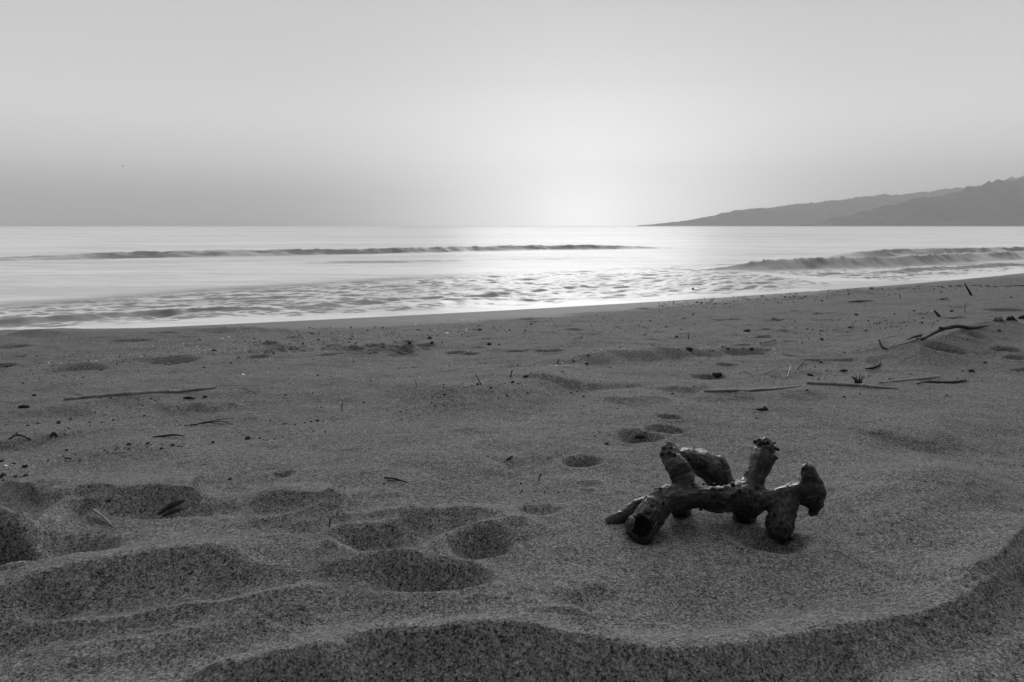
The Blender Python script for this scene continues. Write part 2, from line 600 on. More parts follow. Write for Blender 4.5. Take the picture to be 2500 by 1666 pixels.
# -- footprints in the middle distance
for (px, py, w, hp, dp) in [
        (1425, 1131, 112, 30, .035), (1552, 1069, 118, 26, .04), (1622, 1051, 98, 17, .035), (1634, 1025, 62, 13, .03),
        (688, 1161, 60, 16, .018), (1020, 846, 92, 12, .06), (1112, 856, 54, 11, .05), (1150, 860, 54, 9, .04), (1262, 854, 66, 12, .05),
        (1335, 852, 80, 11, .06), (915, 846, 75, 10, .06), (880, 855, 60, 10, .05), (812, 863, 70, 9, .05), (960, 850, 50, 9, .05), (711, 823, 44, 9, .05),
        (692, 849, 70, 11, .05), (317, 832, 115, 6, .05), (478, 821, 100, 5, .04), (394, 813, 80, 4, .04), (203, 892, 165, 13, .055),
        (426, 876, 155, 12, .05), (631, 869, 60, 9, .05), (23, 844, 110, 14, .08), (11, 888, 80, 14, .07), (40, 868, 60, 9, .06), (1734, 917, 95, 13, .05),
        (2020, 877, 165, 10, .05), (1856, 824, 48, 8, .06), (1810, 843, 58, 8, .06), (1814, 857, 140, 14, .06), (1898, 782, 38, 5, .08),
        (1915, 789, 34, 4, .06), (1936, 760, 34, 4, .08), (1945, 765, 30, 3, .06), (1774, 889, 56, 5, .035), (2307, 868, 125, 9, .06), (2457, 859, 66, 8, .06),
        (2476, 875, 60, 11, .07), (2491, 899, 50, 9, .06), (2328, 747, 44, 4, .09), (2330, 754, 40, 3, .08), (2330, 777, 54, 4, .08), (1760, 779, 105, 4, .06),
        (1300, 780, 60, 4, .07), (1295, 785, 50, 3, .05), (800, 800, 60, 4, .05), (560, 806, 80, 5, .06), (2010, 767, 60, 4, .07), (2100, 763, 60, 4, .06), (2450, 757, 90, 4, .07), (1400, 800, 50, 3, .05),
        (1640, 768, 40, 3, .06), (1690, 943, 60, 8, .03)]:
    pit(px, py, w, hp, dp * 1.35, .08)
# -- the trampled strip along the top of the wet sand, right of centre
for _ in range(150):
    t = random.random() ** .8
    px, py = 1560 + 930 * t, 752 - 72 * t + random.gauss(0, 5.5)
    pit(px, py, random.uniform(22, 60), random.uniform(2.5, 4.5), random.uniform(.05, .10), .15)
for _ in range(26):
    pit(random.uniform(620, 1000), random.gauss(852, 7), random.uniform(25, 60), random.uniform(5, 9), random.uniform(.03, .06), .3)
for _ in range(40):
    px = random.uniform(1000, 2450)
    pit(px, 870 - .05 * (px - 1000) + random.gauss(0, 32), random.uniform(18, 50), random.uniform(4, 8), random.uniform(.015, .045), .2)
# -- low ledges
crest([(1440, 880), (1480, 864), (1530, 861), (1590, 863), (1640, 868)], .05, .35, .25, 0, .25)
crest([(1640, 868), (1682, 854), (1720, 860)], .04, .2, .15, 0, .3)
crest([(1500, 982), (1560, 972), (1610, 969), (1660, 966)], .022, .2, .10, 0, .25)
crest([(1670, 956), (1710, 948), (1745, 945)], .022, .2, .10, 0, .25)
crest([(1380, 945), (1430, 934), (1470, 942)], .03, .3, .18, 0, .3)
crest([(980, 960), (1120, 945), (1300, 930), (1440, 930)], .055, .55, .6, 0, .3)
crest([(120, 1003), (200, 985), (330, 966), (455, 960)], .035, .3, .28, 0, .25)
crest([(385, 990), (430, 986), (475, 990)], .018, .15, .1, 0, .3)
crest([(500, 988), (550, 978), (595, 970)], .025, .15, .1, 0, .3)
crest([(-20, 1080), (40, 1062), (100, 1068)], .03, .3, .25, 0, .3)
crest([(120, 1110), (260, 1105), (380, 1090), (500, 1080)], .014, .3, .2, 0, .3)
crest([(1860, 985), (1920, 968), (1990, 960), (2060, 958)], .018, .2, .16, 0, .3)
crest([(1720, 982), (1800, 968), (1860, 962)], .02, .2, .14, 0, .3)
crest([(2140, 862), (2250, 845), (2330, 815), (2430, 786), (2500, 778), (2600, 772)], .10, .5, .40, 0, .25)
crest([(500, 845), (640, 838), (760, 832)], .02, .3, .2, 0, .3)
crest([(1230, 1135), (1290, 1120), (1340, 1128)], .010, .12, .1, 0, .3)
crest([(1050, 1160), (1150, 1140), (1240, 1128)], .012, .2, .14, 0, .3)
crest([(0, 808), (90, 806), (180, 809)], .05, .4, .3, 0, .3)
crest([(520, 804), (600, 800), (680, 803)], .05, .4, .3, 0, .3)


def height(x, y, fine=True):
    x, y = np.asarray(x, float), np.asarray(y, float)
    z = base_z(x, y)
    d = shore_d(x, y)
    r = np.hypot(x, y)
    near = 1 - sstep(3.0, 7.0, r)
    dry = sstep(5.5, 10.5, d + .75 * np.clip(x, 0, 8) + .5 * vnoise(x * .7, y * .7))
    if fine:
        z = z + dry * (.016 * fbm(x * 1.1 + 3, y * 1.1, 3) + .0045 * fbm(x * 5.2, y * 6.5 + 8, 3))
        z = z + dry * (1 - near) * (.022 * np.minimum(0, fbm(x * 1.9 + 5, y * 1.3 + 2, 2) + .15) + .006 * fbm(x * 9, y * 7, 2))
        # churned, trampled strip along the top of the wet sand, right of centre
        churn = np.exp(-((d - 6.4) / 1.9) ** 2) * sstep(3.0, 6.5, x)
        z = z + churn * (.07 * np.minimum(0, fbm(x * 2.6, y * 1.7, 3) + .1) + .02 * fbm(x * 6, y * 4, 2))
        z = z + .0012 * fbm(x * 28, y * 28, 2) * dry
    for f in FEAT:
        if f[0] == 'crest':
            _, pts, h, Lf, Ln, pt, taper, pw = f[:8]
            mg = max(2.6 * Lf, 4 * Ln[1].max())
            m = (x > pts[:, 0].min() - mg) & (x < pts[:, 0].max() + mg) & (y > pts[:, 1].min() - mg) & (y < pts[:, 1].max() + mg)
            if not m.any():
                continue
            s, t = line_dist(x[m], y[m], pts)
            h, Ln = np.interp(t, *h), np.interp(t, *Ln)
            s = s + .005 * vnoise(x[m] * 9, y[m] * 9) * (s > 0)
            e = sstep(0, taper, t) * sstep(0, taper, 1 - t)
            far = h * np.exp(-(s / Lf) ** 2)
            u = np.clip(s / Ln, 0, None)
            nr = np.where(u < 1, h - (h + pt) * (1 - (1 - np.clip(u, 0, 1)) ** pw), -pt * np.exp(-((u - 1) / 1.4) ** 2))
            z[m] += e * np.where(s < 0, far, nr)
        else:
            _, c, rx, ry, dp, rim, rot = f[:7]
            mg = 2.2 * max(rx, ry)
            m = (np.abs(x - c[0]) < mg) & (np.abs(y - c[1]) < mg)
            if not m.any():
                continue
            u, v = (x[m] - c[0]) / rx, (y[m] - c[1]) / ry
            q = np.hypot(u, v) * (1 + .22 * vnoise(x[m] / rx * .9 + 400 * dp + 7 * c[0], y[m] / rx * 1.1))
            z[m] += -dp * (1 - sstep(.25, 1.08, q)) + rim * dp * np.exp(-((q - 1.22) / .26) ** 2)
    return z


def settle():
    """crests and dips raise and lower each other: slide each one until it stands where the photograph shows it"""
    for k, f in enumerate(FEAT):
        if f[0] == 'crest' and f[8][:, 1].max() > 1150:
            pp, w = f[8], f[9]
            z = height(w[:, 0], w[:, 1], False)
            Y = (CAMH - z) * F0 / (pp[:, 1] - HY)
            Y = np.clip(.4 * w[:, 1] + .6 * Y, w[:, 1] * .9, w[:, 1] * 1.1)
            sh = Y / w[:, 1]
            sh[1:-1] = (sh[:-2] + 2 * sh[1:-1] + sh[2:]) / 4
            Y = w[:, 1] * sh
            w = np.stack([(pp[:, 0] - HX) / F0 * Y, Y], 1)
            FEAT[k] = ('crest', smooth_line(w, 5)) + f[2:9] + (w,)
        elif f[0] == 'pit' and f[7][1] > 1150:
            c = f[1]
            z = float(height(np.array([c[0]]), np.array([c[1] + .6 * f[3]]), False)[0]) + f[4] * .4
            Y = (CAMH - z) * F0 / (f[7][1] - HY) - .25 * f[3]
            Y = .5 * c[1] + .5 * Y
            FEAT[k] = ('pit', np.array([(f[7][0] - HX) / F0 * Y, Y])) + f[2:]


def gz(x, y):
    return float(height(np.array([x]), np.array([y]))[0])


for _ in range(5):
    settle()
th = np.concatenate([np.arange(-math.pi, -.80, .03), np.arange(-.80, .80, .0018), np.arange(.80, math.pi - .01, .03)])
rr = np.concatenate([np.geomspace(.3, 1.1, 60, endpoint=False), np.geomspace(1.1, 14, 560, endpoint=False), np.geomspace(14, 90, 250, endpoint=False), np.geomspace(90, 9000, 36)])
sx, sy, sq = polar_grid(th, rr, True)
sz = height(sx, sy)
me = mesh_np('sand', np.stack([sx, sy, sz], 1), sq)
sd = shore_d(sx, sy)
wet = 1 - sstep(-.6, .7, sd - np.clip(9.0 - .62 * sx, 2.3, 9.0) + .5 * fbm(sx * .8, sy * .8, 3))
set_attr(me, 'wet', wet)
o = link_obj('sand', me, M_SAND)
o['kind'] = 'structure'

# ------------------------------------------------------------------ sea
th = np.concatenate([np.arange(-1.75, -.72, .02), np.arange(-.72, .72, .0021), np.arange(.72, 1.75, .02)])
rr = np.concatenate([np.geomspace(11, 90, 900, endpoint=False), np.geomspace(90, 600, 120, endpoint=False), np.geomspace(600, 9000, 36)])
wx, wy, wq = polar_grid(th, rr, False)
wz = np.full(wx.shape, SEA)
wd = -shore_d(wx, wy)                     # metres seaward
wp = HX + F0 * wx / np.maximum(wy, .5)    # bearing of each point, used to lay the surf out in plan
clear = np.zeros(wx.shape)
cs_, sn_ = math.cos(SHORE_ROT), math.sin(SHORE_ROT)
al, ac = wx * cs_ + wy * sn_, -wx * sn_ + wy * cs_
farf = 1 - sstep(60, 120, np.hypot(wx, wy))
# outer edge of the broken water
edge = on_sea(np.array([-200, 0, 400, 900, 1300, 1700, 1800, 2100, 2500, 2700]), np.array([760, 742, 712, 682, 660, 648, 662, 650, 640, 632]))
es, _ = line_dist(wx, wy, edge)
surf = (1 - sstep(55, 80, np.hypot(wx, wy))) * sstep(-1.5, 3.0, es) * sstep(.2, 1.6, wd + .4 * vnoise(wx, wy))
wz += farf * .010 * fbm(al * .5, ac * 1.6, 3)
wz += surf * (.042 * fbm(al * .95, ac * 2.0, 3) + .014 * fbm(al * 2.6, ac * 4.5, 2))
foam = .0 + .95 * surf
swash = sstep(2.6, .8, wd)
foam = np.maximum(foam, 1.3 * swash)
wz += .02 * swash


def wave(px, py, h, Lf, Ln, taper, rough_, cl, fo=0.0):
    global wz, clear, foam
    pts = smooth_line(on_sea(np.array(px, float), np.array(py, float)), 5)
    s, t = line_dist(wx, wy, pts)
    s = s + rough_ * (.35 * fbm(al * .6, ac * .6, 3))
    e = sstep(0, taper, t) * sstep(0, taper, 1 - t)
    hh = h * e * (1 + .22 * rough_ * fbm(al * 1.3, al * .3 + 4, 3))
    if fo > .4:          # ragged, tossed-up lip
        hh = hh * (1 + .17 * np.exp(-(s / .22) ** 2) * np.maximum(0, fbm(al * 3.4, ac * 2, 3) * (.5 + fbm(al * .35, ac * .1, 2)) - .05))
    u = np.clip(s / Ln, 0, 1.0)
    wz = wz + hh * np.where(s < 0, np.exp(-(s / Lf) ** 2), (1 - u) ** 1.25)
    face = (s > -.05) * (s < Ln * 1.05)
    patch = np.clip(.80 + .6 * fbm(al * .55 + 3, ac * 1.0, 3), .25, 1) * (1 - fo * sstep(.35, .95, u + .3 * fbm(al * 1.1, ac * 2, 3)))
    wz = wz + face * hh * rough_ * .22 * fbm(al * 1.6 + ac, ac * 2.2, 3) * np.sin(np.pi * np.clip(s / Ln, 0, 1))
    sl_ = np.clip(.85 + .7 * fbm(al * .55 + ac * .8 + 9, ac * .9 - al * .15, 3), .35, 1)
    clear = np.maximum(clear, cl * e * face * (patch if fo > 0 else 1) * sl_)  # front faces painted dark, as their reflection would be dim
    foam = foam + .8 * fo * e * face * sstep(.35, .9, u + .3 * fbm(al * 1.1, ac * 2, 3))


wave([-300, 0, 400, 900, 1250, 1500, 1750], [640, 636, 628, 619, 611, 608, 607], .42, 3.0, 1.3, .22, .5, 1.0)
wave([500, 700, 1000, 1300, 1700], [648, 644, 640, 634, 628], .10, 1.6, 1.0, .3, .5, .6)
wave([1700, 1760, 1850, 2000, 2200, 2400, 2700], [661, 659, 658, 655, 648, 637, 622], .50, 1.5, .55, .12, .30, 1.0, .41)
wave([1960, 2080, 2200, 2350, 2500, 2700], [631, 628, 625, 621, 618, 614], .50, 2.2, .9, .25, .4, 1.0)
wave([-200, 0, 150, 300, 450, 600, 720], [812, 797, 786, 776, 767, 760, 757], .15, .6, .24, .12, .7, 1.0, .3)
wave([640, 760, 900, 1050, 1200, 1300], [758, 751, 741, 729, 720, 716], .06, .5, .25, .2, 1.2, .7)
wave([1120, 1250, 1400, 1500, 1600], [725, 717, 707, 702, 698], .07, .6, .3, .2, 1.2, .7)
wave([2120, 2200, 2300, 2420, 2560], [665, 663, 658, 653, 648], .16, .7, .4, .2, 1.0, .8)
g2 = wz.reshape(len(rr), len(th))
slope = (np.gradient(g2, axis=0) / np.gradient(rr)[:, None]).ravel()
slope = slope + .05 * fbm(al * 1.1 + 7, ac * 2.2, 2)
clear = np.maximum(clear, surf * .85 * sstep(.08, .16, slope))  # surf slopes facing the viewer painted dark as well
painted_sheen = np.clip(1 - surf, 0, 1)  # water outside the surf takes the painted sky sheen
me = mesh_np('water', np.stack([wx, wy, wz], 1), wq)
set_attr(me, 'painted_sheen', painted_sheen)
set_attr(me, 'foam', np.clip(foam, 0, 1.3))
set_attr(me, 'clear', np.clip(clear, 0, 1))
o = link_obj('water', me, M_WATER)
o['kind'] = 'structure'

# ------------------------------------------------------------------ hills
M_HILL = plain_material('scrubby_hillside', .07, 1.0, .5, .02)


def hills(px, py, dist, seed, wide):
    px, py = np.array(px, float), np.array(py, float)
    xs = np.linspace(px[0], px[-1], 500)
    hh = (HY + 2 - np.interp(xs, px, py)) / F0 * dist
    hh = np.maximum(hh + (CAMH - SEA), 0) * (1 + .05 * fbm(xs / 26. + seed, xs * 0 + seed, 4)) + 5 * (fbm(xs / 7. + seed, xs * 0, 3)) * np.clip(hh / 60, 0, 1)
    us = np.concatenate([np.linspace(-1, 0, 34), np.linspace(0, 1, 8)[1:]])
    U, X = np.meshgrid(us, xs, indexing='ij')
    Hh = np.broadcast_to(hh, U.shape)
    wx_ = (X - HX) / F0 * dist
    spur = fbm(wx_ / (dist * .035) + seed + U * .6, U * 1.4 + seed, 4)
    prof = np.where(U < 0, (1 - np.abs(U)) ** 1.15, (1 - np.abs(U)) ** 1.3)
    z = Hh * prof * (1 + .48 * spur * np.sin(np.pi * np.abs(U))) + SEA - .6 * (np.abs(U) > .99) - .3
    depth = dist + U * (wide * (.35 + .65 * Hh / hh.max()))
    v = np.stack([wx_, depth, z], -1).reshape(-1, 3)
    nu, nx = U.shape
    i, j = np.arange(nu - 1)[:, None], np.arange(nx - 1)[None, :]
    q = np.stack([i * nx + j, i * nx + j + 1, (i + 1) * nx + j + 1, (i + 1) * nx + j], -1).reshape(-1, 4)
    o = link_obj('hills', mesh_np('hills', v, q), M_HILL)
    o['kind'] = 'structure'


hills([1560, 1590, 1630, 1676, 1722, 1814, 1868, 1937, 1982, 2055, 2097, 2155, 2212, 2258, 2281, 2308, 2346, 2396, 2464, 2500, 2650, 2900],
      [552.5, 550, 546, 541, 531, 515, 508, 502, 499, 491, 480, 481, 481, 472, 473, 461, 459, 451, 432, 431, 410, 395], 8200, 3.0, 1100)
hills([1960, 2000, 2036, 2097, 2147, 2193, 2250, 2288, 2346, 2403, 2441, 2500, 2700, 3000],
      [552, 545, 534, 521, 507, 496, 486, 479, 466, 452, 444, 434, 400, 380], 5700, 11.0, 900)

# ------------------------------------------------------------------ tubes and small builders
def tube_geom(pts, radii, sides=10, jitter=.0, sub=5, flat=1.0):
    p = smooth_line(np.asarray(pts, float), sub)
    rad = np.interp(np.linspace(0, 1, len(p)), np.linspace(0, 1, len(radii)), radii)
    tan = np.gradient(p, axis=0)
    tan /= np.linalg.norm(tan, axis=1)[:, None] + 1e-12
    up = np.array([0, 0, 1.0]) if abs(tan[0][2]) < .9 else np.array([0, 1.0, 0])
    v, n = [], len(p)
    for k in range(n):
        a = np.cross(tan[k], up)
        a /= np.linalg.norm(a) + 1e-12
        b = np.cross(a, tan[k])
        for s in range(sides):
            f = 2 * math.pi * s / sides
            r = rad[k] * (1 + jitter * (random.random() - .5))
            v.append(p[k] + a * math.cos(f) * r + b * math.sin(f) * r * flat)
    q = [(k * sides + s, k * sides + (s + 1) % sides, (k + 1) * sides + (s + 1) % sides, (k + 1) * sides + s) for k in range(n - 1) for s in range(sides)]
    c0, c1 = len(v), len(v) + 1
    v += [p[0], p[-1]]
    caps = [(c0, (s + 1) % sides, s) for s in range(sides)] + [(c1, (n - 1) * sides + s, (n - 1) * sides + (s + 1) % sides) for s in range(sides)]
    return v, q + caps


def geom_obj(name, geoms, mat, parent=None, origin=None):
    v, f = [], []
    for gv, gf in geoms:
        b = len(v)
        v += [tuple(p) for p in gv]
        f += [tuple(i + b for i in q) for q in gf]
    og = np.array(origin if origin is not None else np.mean(np.array(v), axis=0))
    if parent is not None:
        og = np.array(parent.location)
    me = bpy.data.meshes.new(name)
    me.from_pydata([tuple(np.array(p) - og) for p in v], [], f)
    me.polygons.foreach_set('use_smooth', np.ones(len(me.polygons), bool))
    me.update()
    o = link_obj(name, me, mat, parent)
    if parent is None:
        o.location = og
    return o


def sandpt(px, py, lift=0.0):
    """where the photograph's pixel meets the finished sand"""
    y0 = ground(px, py)[0][1]
    Y = np.linspace(y0 * .72, y0 * 1.3, 260)
    for _ in range(2):
        X = (px - HX) / F0 * Y
        g = CAMH + (HY - py) / F0 * Y - height(X, Y)
        k = int(np.argmax(g < 0)) if (g < 0).any() else len(Y) - 1
        Y = np.linspace(Y[max(k - 1, 0)], Y[k] + 1e-6, 12)
    y = Y[-1] if not (g < 0).any() else Y[0]
    x = (px - HX) / F0 * y
    return np.array([x, y, gz(x, y) + lift])


def sand_line(pp, lift=0.0):
    return [sandpt(a, b, lift) for a, b in pp]


def rpx(px_w, Y):
    return px_w / 2 * Y / F0


# ------------------------------------------------------------------ driftwood (one smooth body cut into its limbs)
def DP(zx, zy, Y):
    return at_depth(1400 + .2975 * zx, 1020 + .2975 * zy, Y)


def RR(zr, Y):
    return zr * .2975 * Y / F0


LIMBS = [
    ('trunk', [(562, 905, 2.02, 124), (590, 850, 2.03, 122), (650, 755, 2.05, 114), (740, 690, 2.08, 100), (860, 655, 2.10, 98), (1000, 650, 2.11, 100), (1150, 660, 2.11, 102), (1280, 665, 2.10, 112), (1400, 655, 2.09, 125), (1470, 690, 2.08, 95)]),
    ('branch_stub', [(950, 620, 2.12, 95), (900, 500, 2.14, 100), (850, 400, 2.16, 105), (805, 310, 2.19, 82), (800, 265, 2.21, 50)]),
    ('branch_stub', [(830, 310, 2.22, 70), (930, 330, 2.26, 72), (1060, 370, 2.31, 110), (1150, 430, 2.35, 118), (1230, 520, 2.38, 95), (1290, 600, 2.40, 70)]),
    ('branch_stub', [(1400, 640, 2.11, 100), (1480, 520, 2.13, 92), (1530, 400, 2.15, 88), (1560, 300, 2.17, 96), (1570, 245, 2.18, 88), (1560, 215, 2.18, 55)]),
    ('branch_stub', [(1470, 720, 2.08, 88), (1600, 665, 2.09, 76), (1750, 620, 2.10, 70), (1850, 605, 2.10, 78), (1940, 600, 2.10, 98), (1950, 520, 2.10, 78), (1935, 450, 2.10, 62), (1928, 425, 2.10, 50)]),
    ('branch_stub', [(1940, 610, 2.10, 98), (1960, 670, 2.09, 92), (1985, 720, 2.09, 62), (1950, 775, 2.08, 34)]),
    ('root', [(1800, 640, 2.10, 80), (1740, 740, 2.07, 92), (1700, 830, 2.05, 108), (1685, 890, 2.04, 116), (1685, 925, 2.04, 105), (1690, 960, 2.05, 80)]),
    ('root', [(1370, 690, 2.11, 95), (1395, 790, 2.14, 92), (1412, 850, 2.16, 85), (1415, 890, 2.17, 60)]),
    ('root', [(850, 690, 2.13, 80), (890, 760, 2.18, 82), (910, 800, 2.20, 70)]),
    ('root', [(640, 700, 2.14, 62), (540, 740, 2.14, 62), (420, 810, 2.13, 56), (320, 870, 2.12, 50), (285, 890, 2.12, 36)]),
]


def build_driftwood():
    L = []
    for name, pp in LIMBS:
        L.append((name, smooth_line([DP(a, b, Y) for a, b, Y, r in pp], 4), np.interp(np.linspace(0, 1, (len(pp) - 1) * 4 + 1), np.linspace(0, 1, len(pp)), [RR(r, Y) for a, b, Y, r in pp])))
    allp = np.vstack([l[1] for l in L])
    lo, hi = allp.min(0) - .055, allp.max(0) + .055
    vs = .0023
    nx, ny, nz = [int(math.ceil((hi[k] - lo[k]) / vs)) for k in range(3)]
    gx, gy, gzz = [(lo[k] + vs * np.arange(n)).astype(np.float32) for k, n in enumerate((nx, ny, nz))]
    X, Y, Z = np.meshgrid(gx, gy, gzz, indexing='ij')
    D = np.full(X.shape, .2, np.float32)
    # low-frequency gnarl shared by every limb
    gn = (.0075 * vnoise3(X * 24, Y * 24, Z * 24) + .0030 * vnoise3(X * 62 + 9, Y * 62, Z * 62) + .0012 * vnoise3(X * 150 + 5, Y * 150, Z * 150)).astype(np.float32)
    owner = np.zeros(X.shape, np.int8)
    bestd = np.full(X.shape, 9., np.float32)
    for li, (name, pts, rad) in enumerate(L):
        mg = .075
        a0, a1 = pts.min(0) - rad.max() - mg, pts.max(0) + rad.max() + mg
        sl = tuple(slice(max(0, int((a0[k] - lo[k]) / vs)), max(1, int((a1[k] - lo[k]) / vs) + 1)) for k in range(3))
        x, y, z = X[sl], Y[sl], Z[sl]
        d = np.full(x.shape, .2, np.float32)
        arc = 0.0
        sarc = np.zeros(x.shape, np.float32)
        for k in range(len(pts) - 1):
            A, B = pts[k], pts[k + 1]
            u = B - A
            ll = float(np.linalg.norm(u))
            t = np.clip(((x - A[0]) * u[0] + (y - A[1]) * u[1] + (z - A[2]) * u[2]) / (ll * ll), 0, 1)
            r = rad[k] + t * (rad[k + 1] - rad[k])
            dd = np.sqrt((x - A[0] - t * u[0]) ** 2 + (y - A[1] - t * u[1]) ** 2 + (z - A[2] - t * u[2]) ** 2) - r
            m = dd < d
            d = np.where(m, dd, d)
            sarc = np.where(m, arc + t * ll, sarc)
            arc += ll
        if li in (1, 5):          # growth rings standing out across the stub
            d = d + .0008 * np.sin(sarc * 2 * math.pi / .011 + 5 * vnoise3(x * 24, y * 24, z * 24))
        else:                        # long cracks
            d = d + .0024 * np.minimum(.25, vnoise3(sarc * 11 + li, x * 95, z * 95 + y * 40) + .2)
        D0 = D[sl]
        k_ = .016
        hh = np.clip(.5 + .5 * (D0 - d) / k_, 0, 1)
        D[sl] = (D0 * (1 - hh) + d * hh - k_ * hh * (1 - hh)).astype(np.float32)
        m = d < bestd[sl]
        owner[sl] = np.where(m, li, owner[sl])
        bestd[sl] = np.where(m, d, bestd[sl])
    D += gn
    # weathered, splintered ends
    for c, r in ((DP(1565, 225, 2.17), .035), (DP(802, 275, 2.21), .03), (DP(1930, 430, 2.10), .025), (DP(1955, 770, 2.08), .03), (DP(285, 885, 2.12), .025)):
        sl = tuple(slice(max(0, int((c[k] - r - lo[k]) / vs)), max(1, int((c[k] + r - lo[k]) / vs) + 1)) for k in range(3))
        x, y, z = X[sl], Y[sl], Z[sl]
        w = np.clip(1 - np.sqrt((x - c[0]) ** 2 + (y - c[1]) ** 2 + (z - c[2]) ** 2) / r, 0, 1)
        D[sl] += (w * (.006 * vnoise3(x * 95, y * 95, z * 60) + .004 * vnoise3(x * 200, y * 200, z * 120) + .003)).astype(np.float32)
    # knobs on the burls
    rg = np.random.default_rng(5)
    kn = []
    for (li, t0, t1, n) in ((0, .70, .98, 46), (0, .0, .30, 40), (0, .3, .7, 14), (1, .55, .95, 14), (1, 0, .2, 4), (3, .55, .95, 16), (2, .1, .9, 10), (6, .4, .9, 7), (5, .0, .8, 7)):
        pts, rad = L[li][1], L[li][2]
        for _ in range(n):
            f = rg.uniform(t0, t1) * (len(pts) - 1)
            k = min(int(f), len(pts) - 2)
            c = pts[k] + (f - k) * (pts[k + 1] - pts[k])
            v = rg.normal(size=3) * .75 + np.array([0, -.8, .3])
            v /= np.linalg.norm(v)
            kn.append((c + v * (rad[k] + .0035), rg.uniform(.0034, .0064)))
    for c, r in kn:
        sl = tuple(slice(max(0, int((c[k] - .025 - lo[k]) / vs)), max(1, int((c[k] + .025 - lo[k]) / vs) + 1)) for k in range(3))
        x, y, z = X[sl], Y[sl], Z[sl]
        d = np.sqrt((x - c[0]) ** 2 + (y - c[1]) ** 2 + (z - c[2]) ** 2) - r
        hh = np.clip(.5 + .5 * (D[sl] - d) / .004, 0, 1)
        D[sl] = D[sl] * (1 - hh) + d * hh - .004 * hh * (1 - hh)
    # the hollow knot at the near end, a notch below the right stub
    for c, r in ((DP(564, 897, 1.985), RR(83, 2.0)), (DP(1850, 790, 2.10), RR(70, 2.1)), (DP(1010, 420, 2.20), RR(28, 2.1))):
        sl = tuple(slice(max(0, int((c[k] - r - .03 - lo[k]) / vs)), max(1, int((c[k] + r + .03 - lo[k]) / vs) + 1)) for k in range(3))
        x, y, z = X[sl], Y[sl], Z[sl]
        d = -(np.sqrt((x - c[0]) ** 2 + (y - c[1]) ** 2 + (z - c[2]) ** 2) - r)
        D[sl] = np.maximum(D[sl], d)
    # surface nets
    S = D < 0
    ncell = (nx - 1, ny - 1, nz - 1)
    cnt = np.zeros(ncell, np.int8)
    corners = [(i, j, k) for i in (0, 1) for j in (0, 1) for k in (0, 1)]
    def sub(A, c):
        return A[c[0]:nx - 1 + c[0], c[1]:ny - 1 + c[1], c[2]:nz - 1 + c[2]]
    for c in corners:
        cnt += sub(S, c)
    act = (cnt > 0) & (cnt < 8)
    idx = np.full(ncell, -1, np.int32)
    ci = np.argwhere(act)
    idx[act] = np.arange(len(ci))
    acc, num = np.zeros((len(ci), 3)), np.zeros(len(ci))
    for a in corners:
        for ax in range(3):
            if a[ax]:
                continue
            b = list(a)
            b[ax] = 1
            va = D[ci[:, 0] + a[0], ci[:, 1] + a[1], ci[:, 2] + a[2]]
            vb = D[ci[:, 0] + b[0], ci[:, 1] + b[1], ci[:, 2] + b[2]]
            m = (va < 0) != (vb < 0)
            t = np.where(m, va / (va - vb + 1e-20), 0)
            p = np.tile(np.array(a, float), (len(ci), 1))
            p[:, ax] += t
            acc += p * m[:, None]
            num += m
    V = lo + vs * (ci + acc / num[:, None])
    quads = []
    for ax in range(3):
        u, w = (ax + 1) % 3, (ax + 2) % 3
        s0 = [slice(1, n - 1) for n in (nx, ny, nz)]
        s1 = list(s0)
        s0[ax], s1[ax] = slice(0, (nx, ny, nz)[ax] - 1), slice(1, (nx, ny, nz)[ax])
        A, B = S[tuple(s0)], S[tuple(s1)]
        e = np.argwhere(A != B)
        off = np.ones(3, int)
        off[ax] = 0
        e0 = e + off
        ins = A[tuple(e.T)]
        def cell(du, dw):
            q = e0.copy()
            q[:, u] -= du
            q[:, w] -= dw
            return idx[tuple(q.T)]
        q = np.stack([cell(1, 1), cell(0, 1), cell(0, 0), cell(1, 0)], 1)
        q[~ins] = q[~ins][:, ::-1]
        quads.append(q)
    Q = np.vstack(quads)
    Q = Q[(Q >= 0).all(1)]
    full = mesh_np('whole', V, Q)
    nrm = np.zeros(len(V) * 3, np.float32)
    full.vertex_normals.foreach_get('vector', nrm)
    nrm = nrm.reshape(-1, 3)
    bpy.data.meshes.remove(full)
    own = owner[ci[:, 0], ci[:, 1], ci[:, 2]]
    grain = np.zeros((len(V), 3))
    for li, (name, pts, rad) in enumerate(L):
        m = own == li
        if not m.any():
            continue
        P = V[m]
        bd, G = np.full(len(P), 9.), np.zeros((len(P), 3))
        arc = 0.0
        for k in range(len(pts) - 1):
            u = pts[k + 1] - pts[k]
            ll = np.linalg.norm(u)
            u = u / ll
            t = np.clip((P - pts[k]) @ u, 0, ll)
            r = P - pts[k] - t[:, None] * u
            d = np.linalg.norm(r, axis=1)
            w = d < bd
            bd = np.where(w, d, bd)
            kr, ka = (14, 150) if li in (1, 5) else (110, 13)
            r = r - (r @ u)[:, None] * u
            G = np.where(w[:, None], r * kr + u * ((arc + t) * ka)[:, None], G)
            arc += ll
        grain[m] = G + li * 3.1
    knot, bare = np.zeros(len(V)), np.zeros(len(V))
    for c, r in kn:
        knot = np.maximum(knot, np.exp(-(np.linalg.norm(V - c, axis=1) / (r * 1.25)) ** 4))
    for c, r, g in ((DP(1390, 640, 2.02), .085, 1.0), (DP(600, 800, 1.98), .075, .8), (DP(860, 420, 2.10), .06, .55), (DP(1500, 290, 2.13), .04, .7), (DP(1700, 880, 1.99), .07, .45)):
        bare = np.maximum(bare, g * sstep(1.0, .45, np.linalg.norm(V - c, axis=1) / r + .35 * vnoise3(V[:, 0] * 40, V[:, 1] * 40, V[:, 2] * 40)))
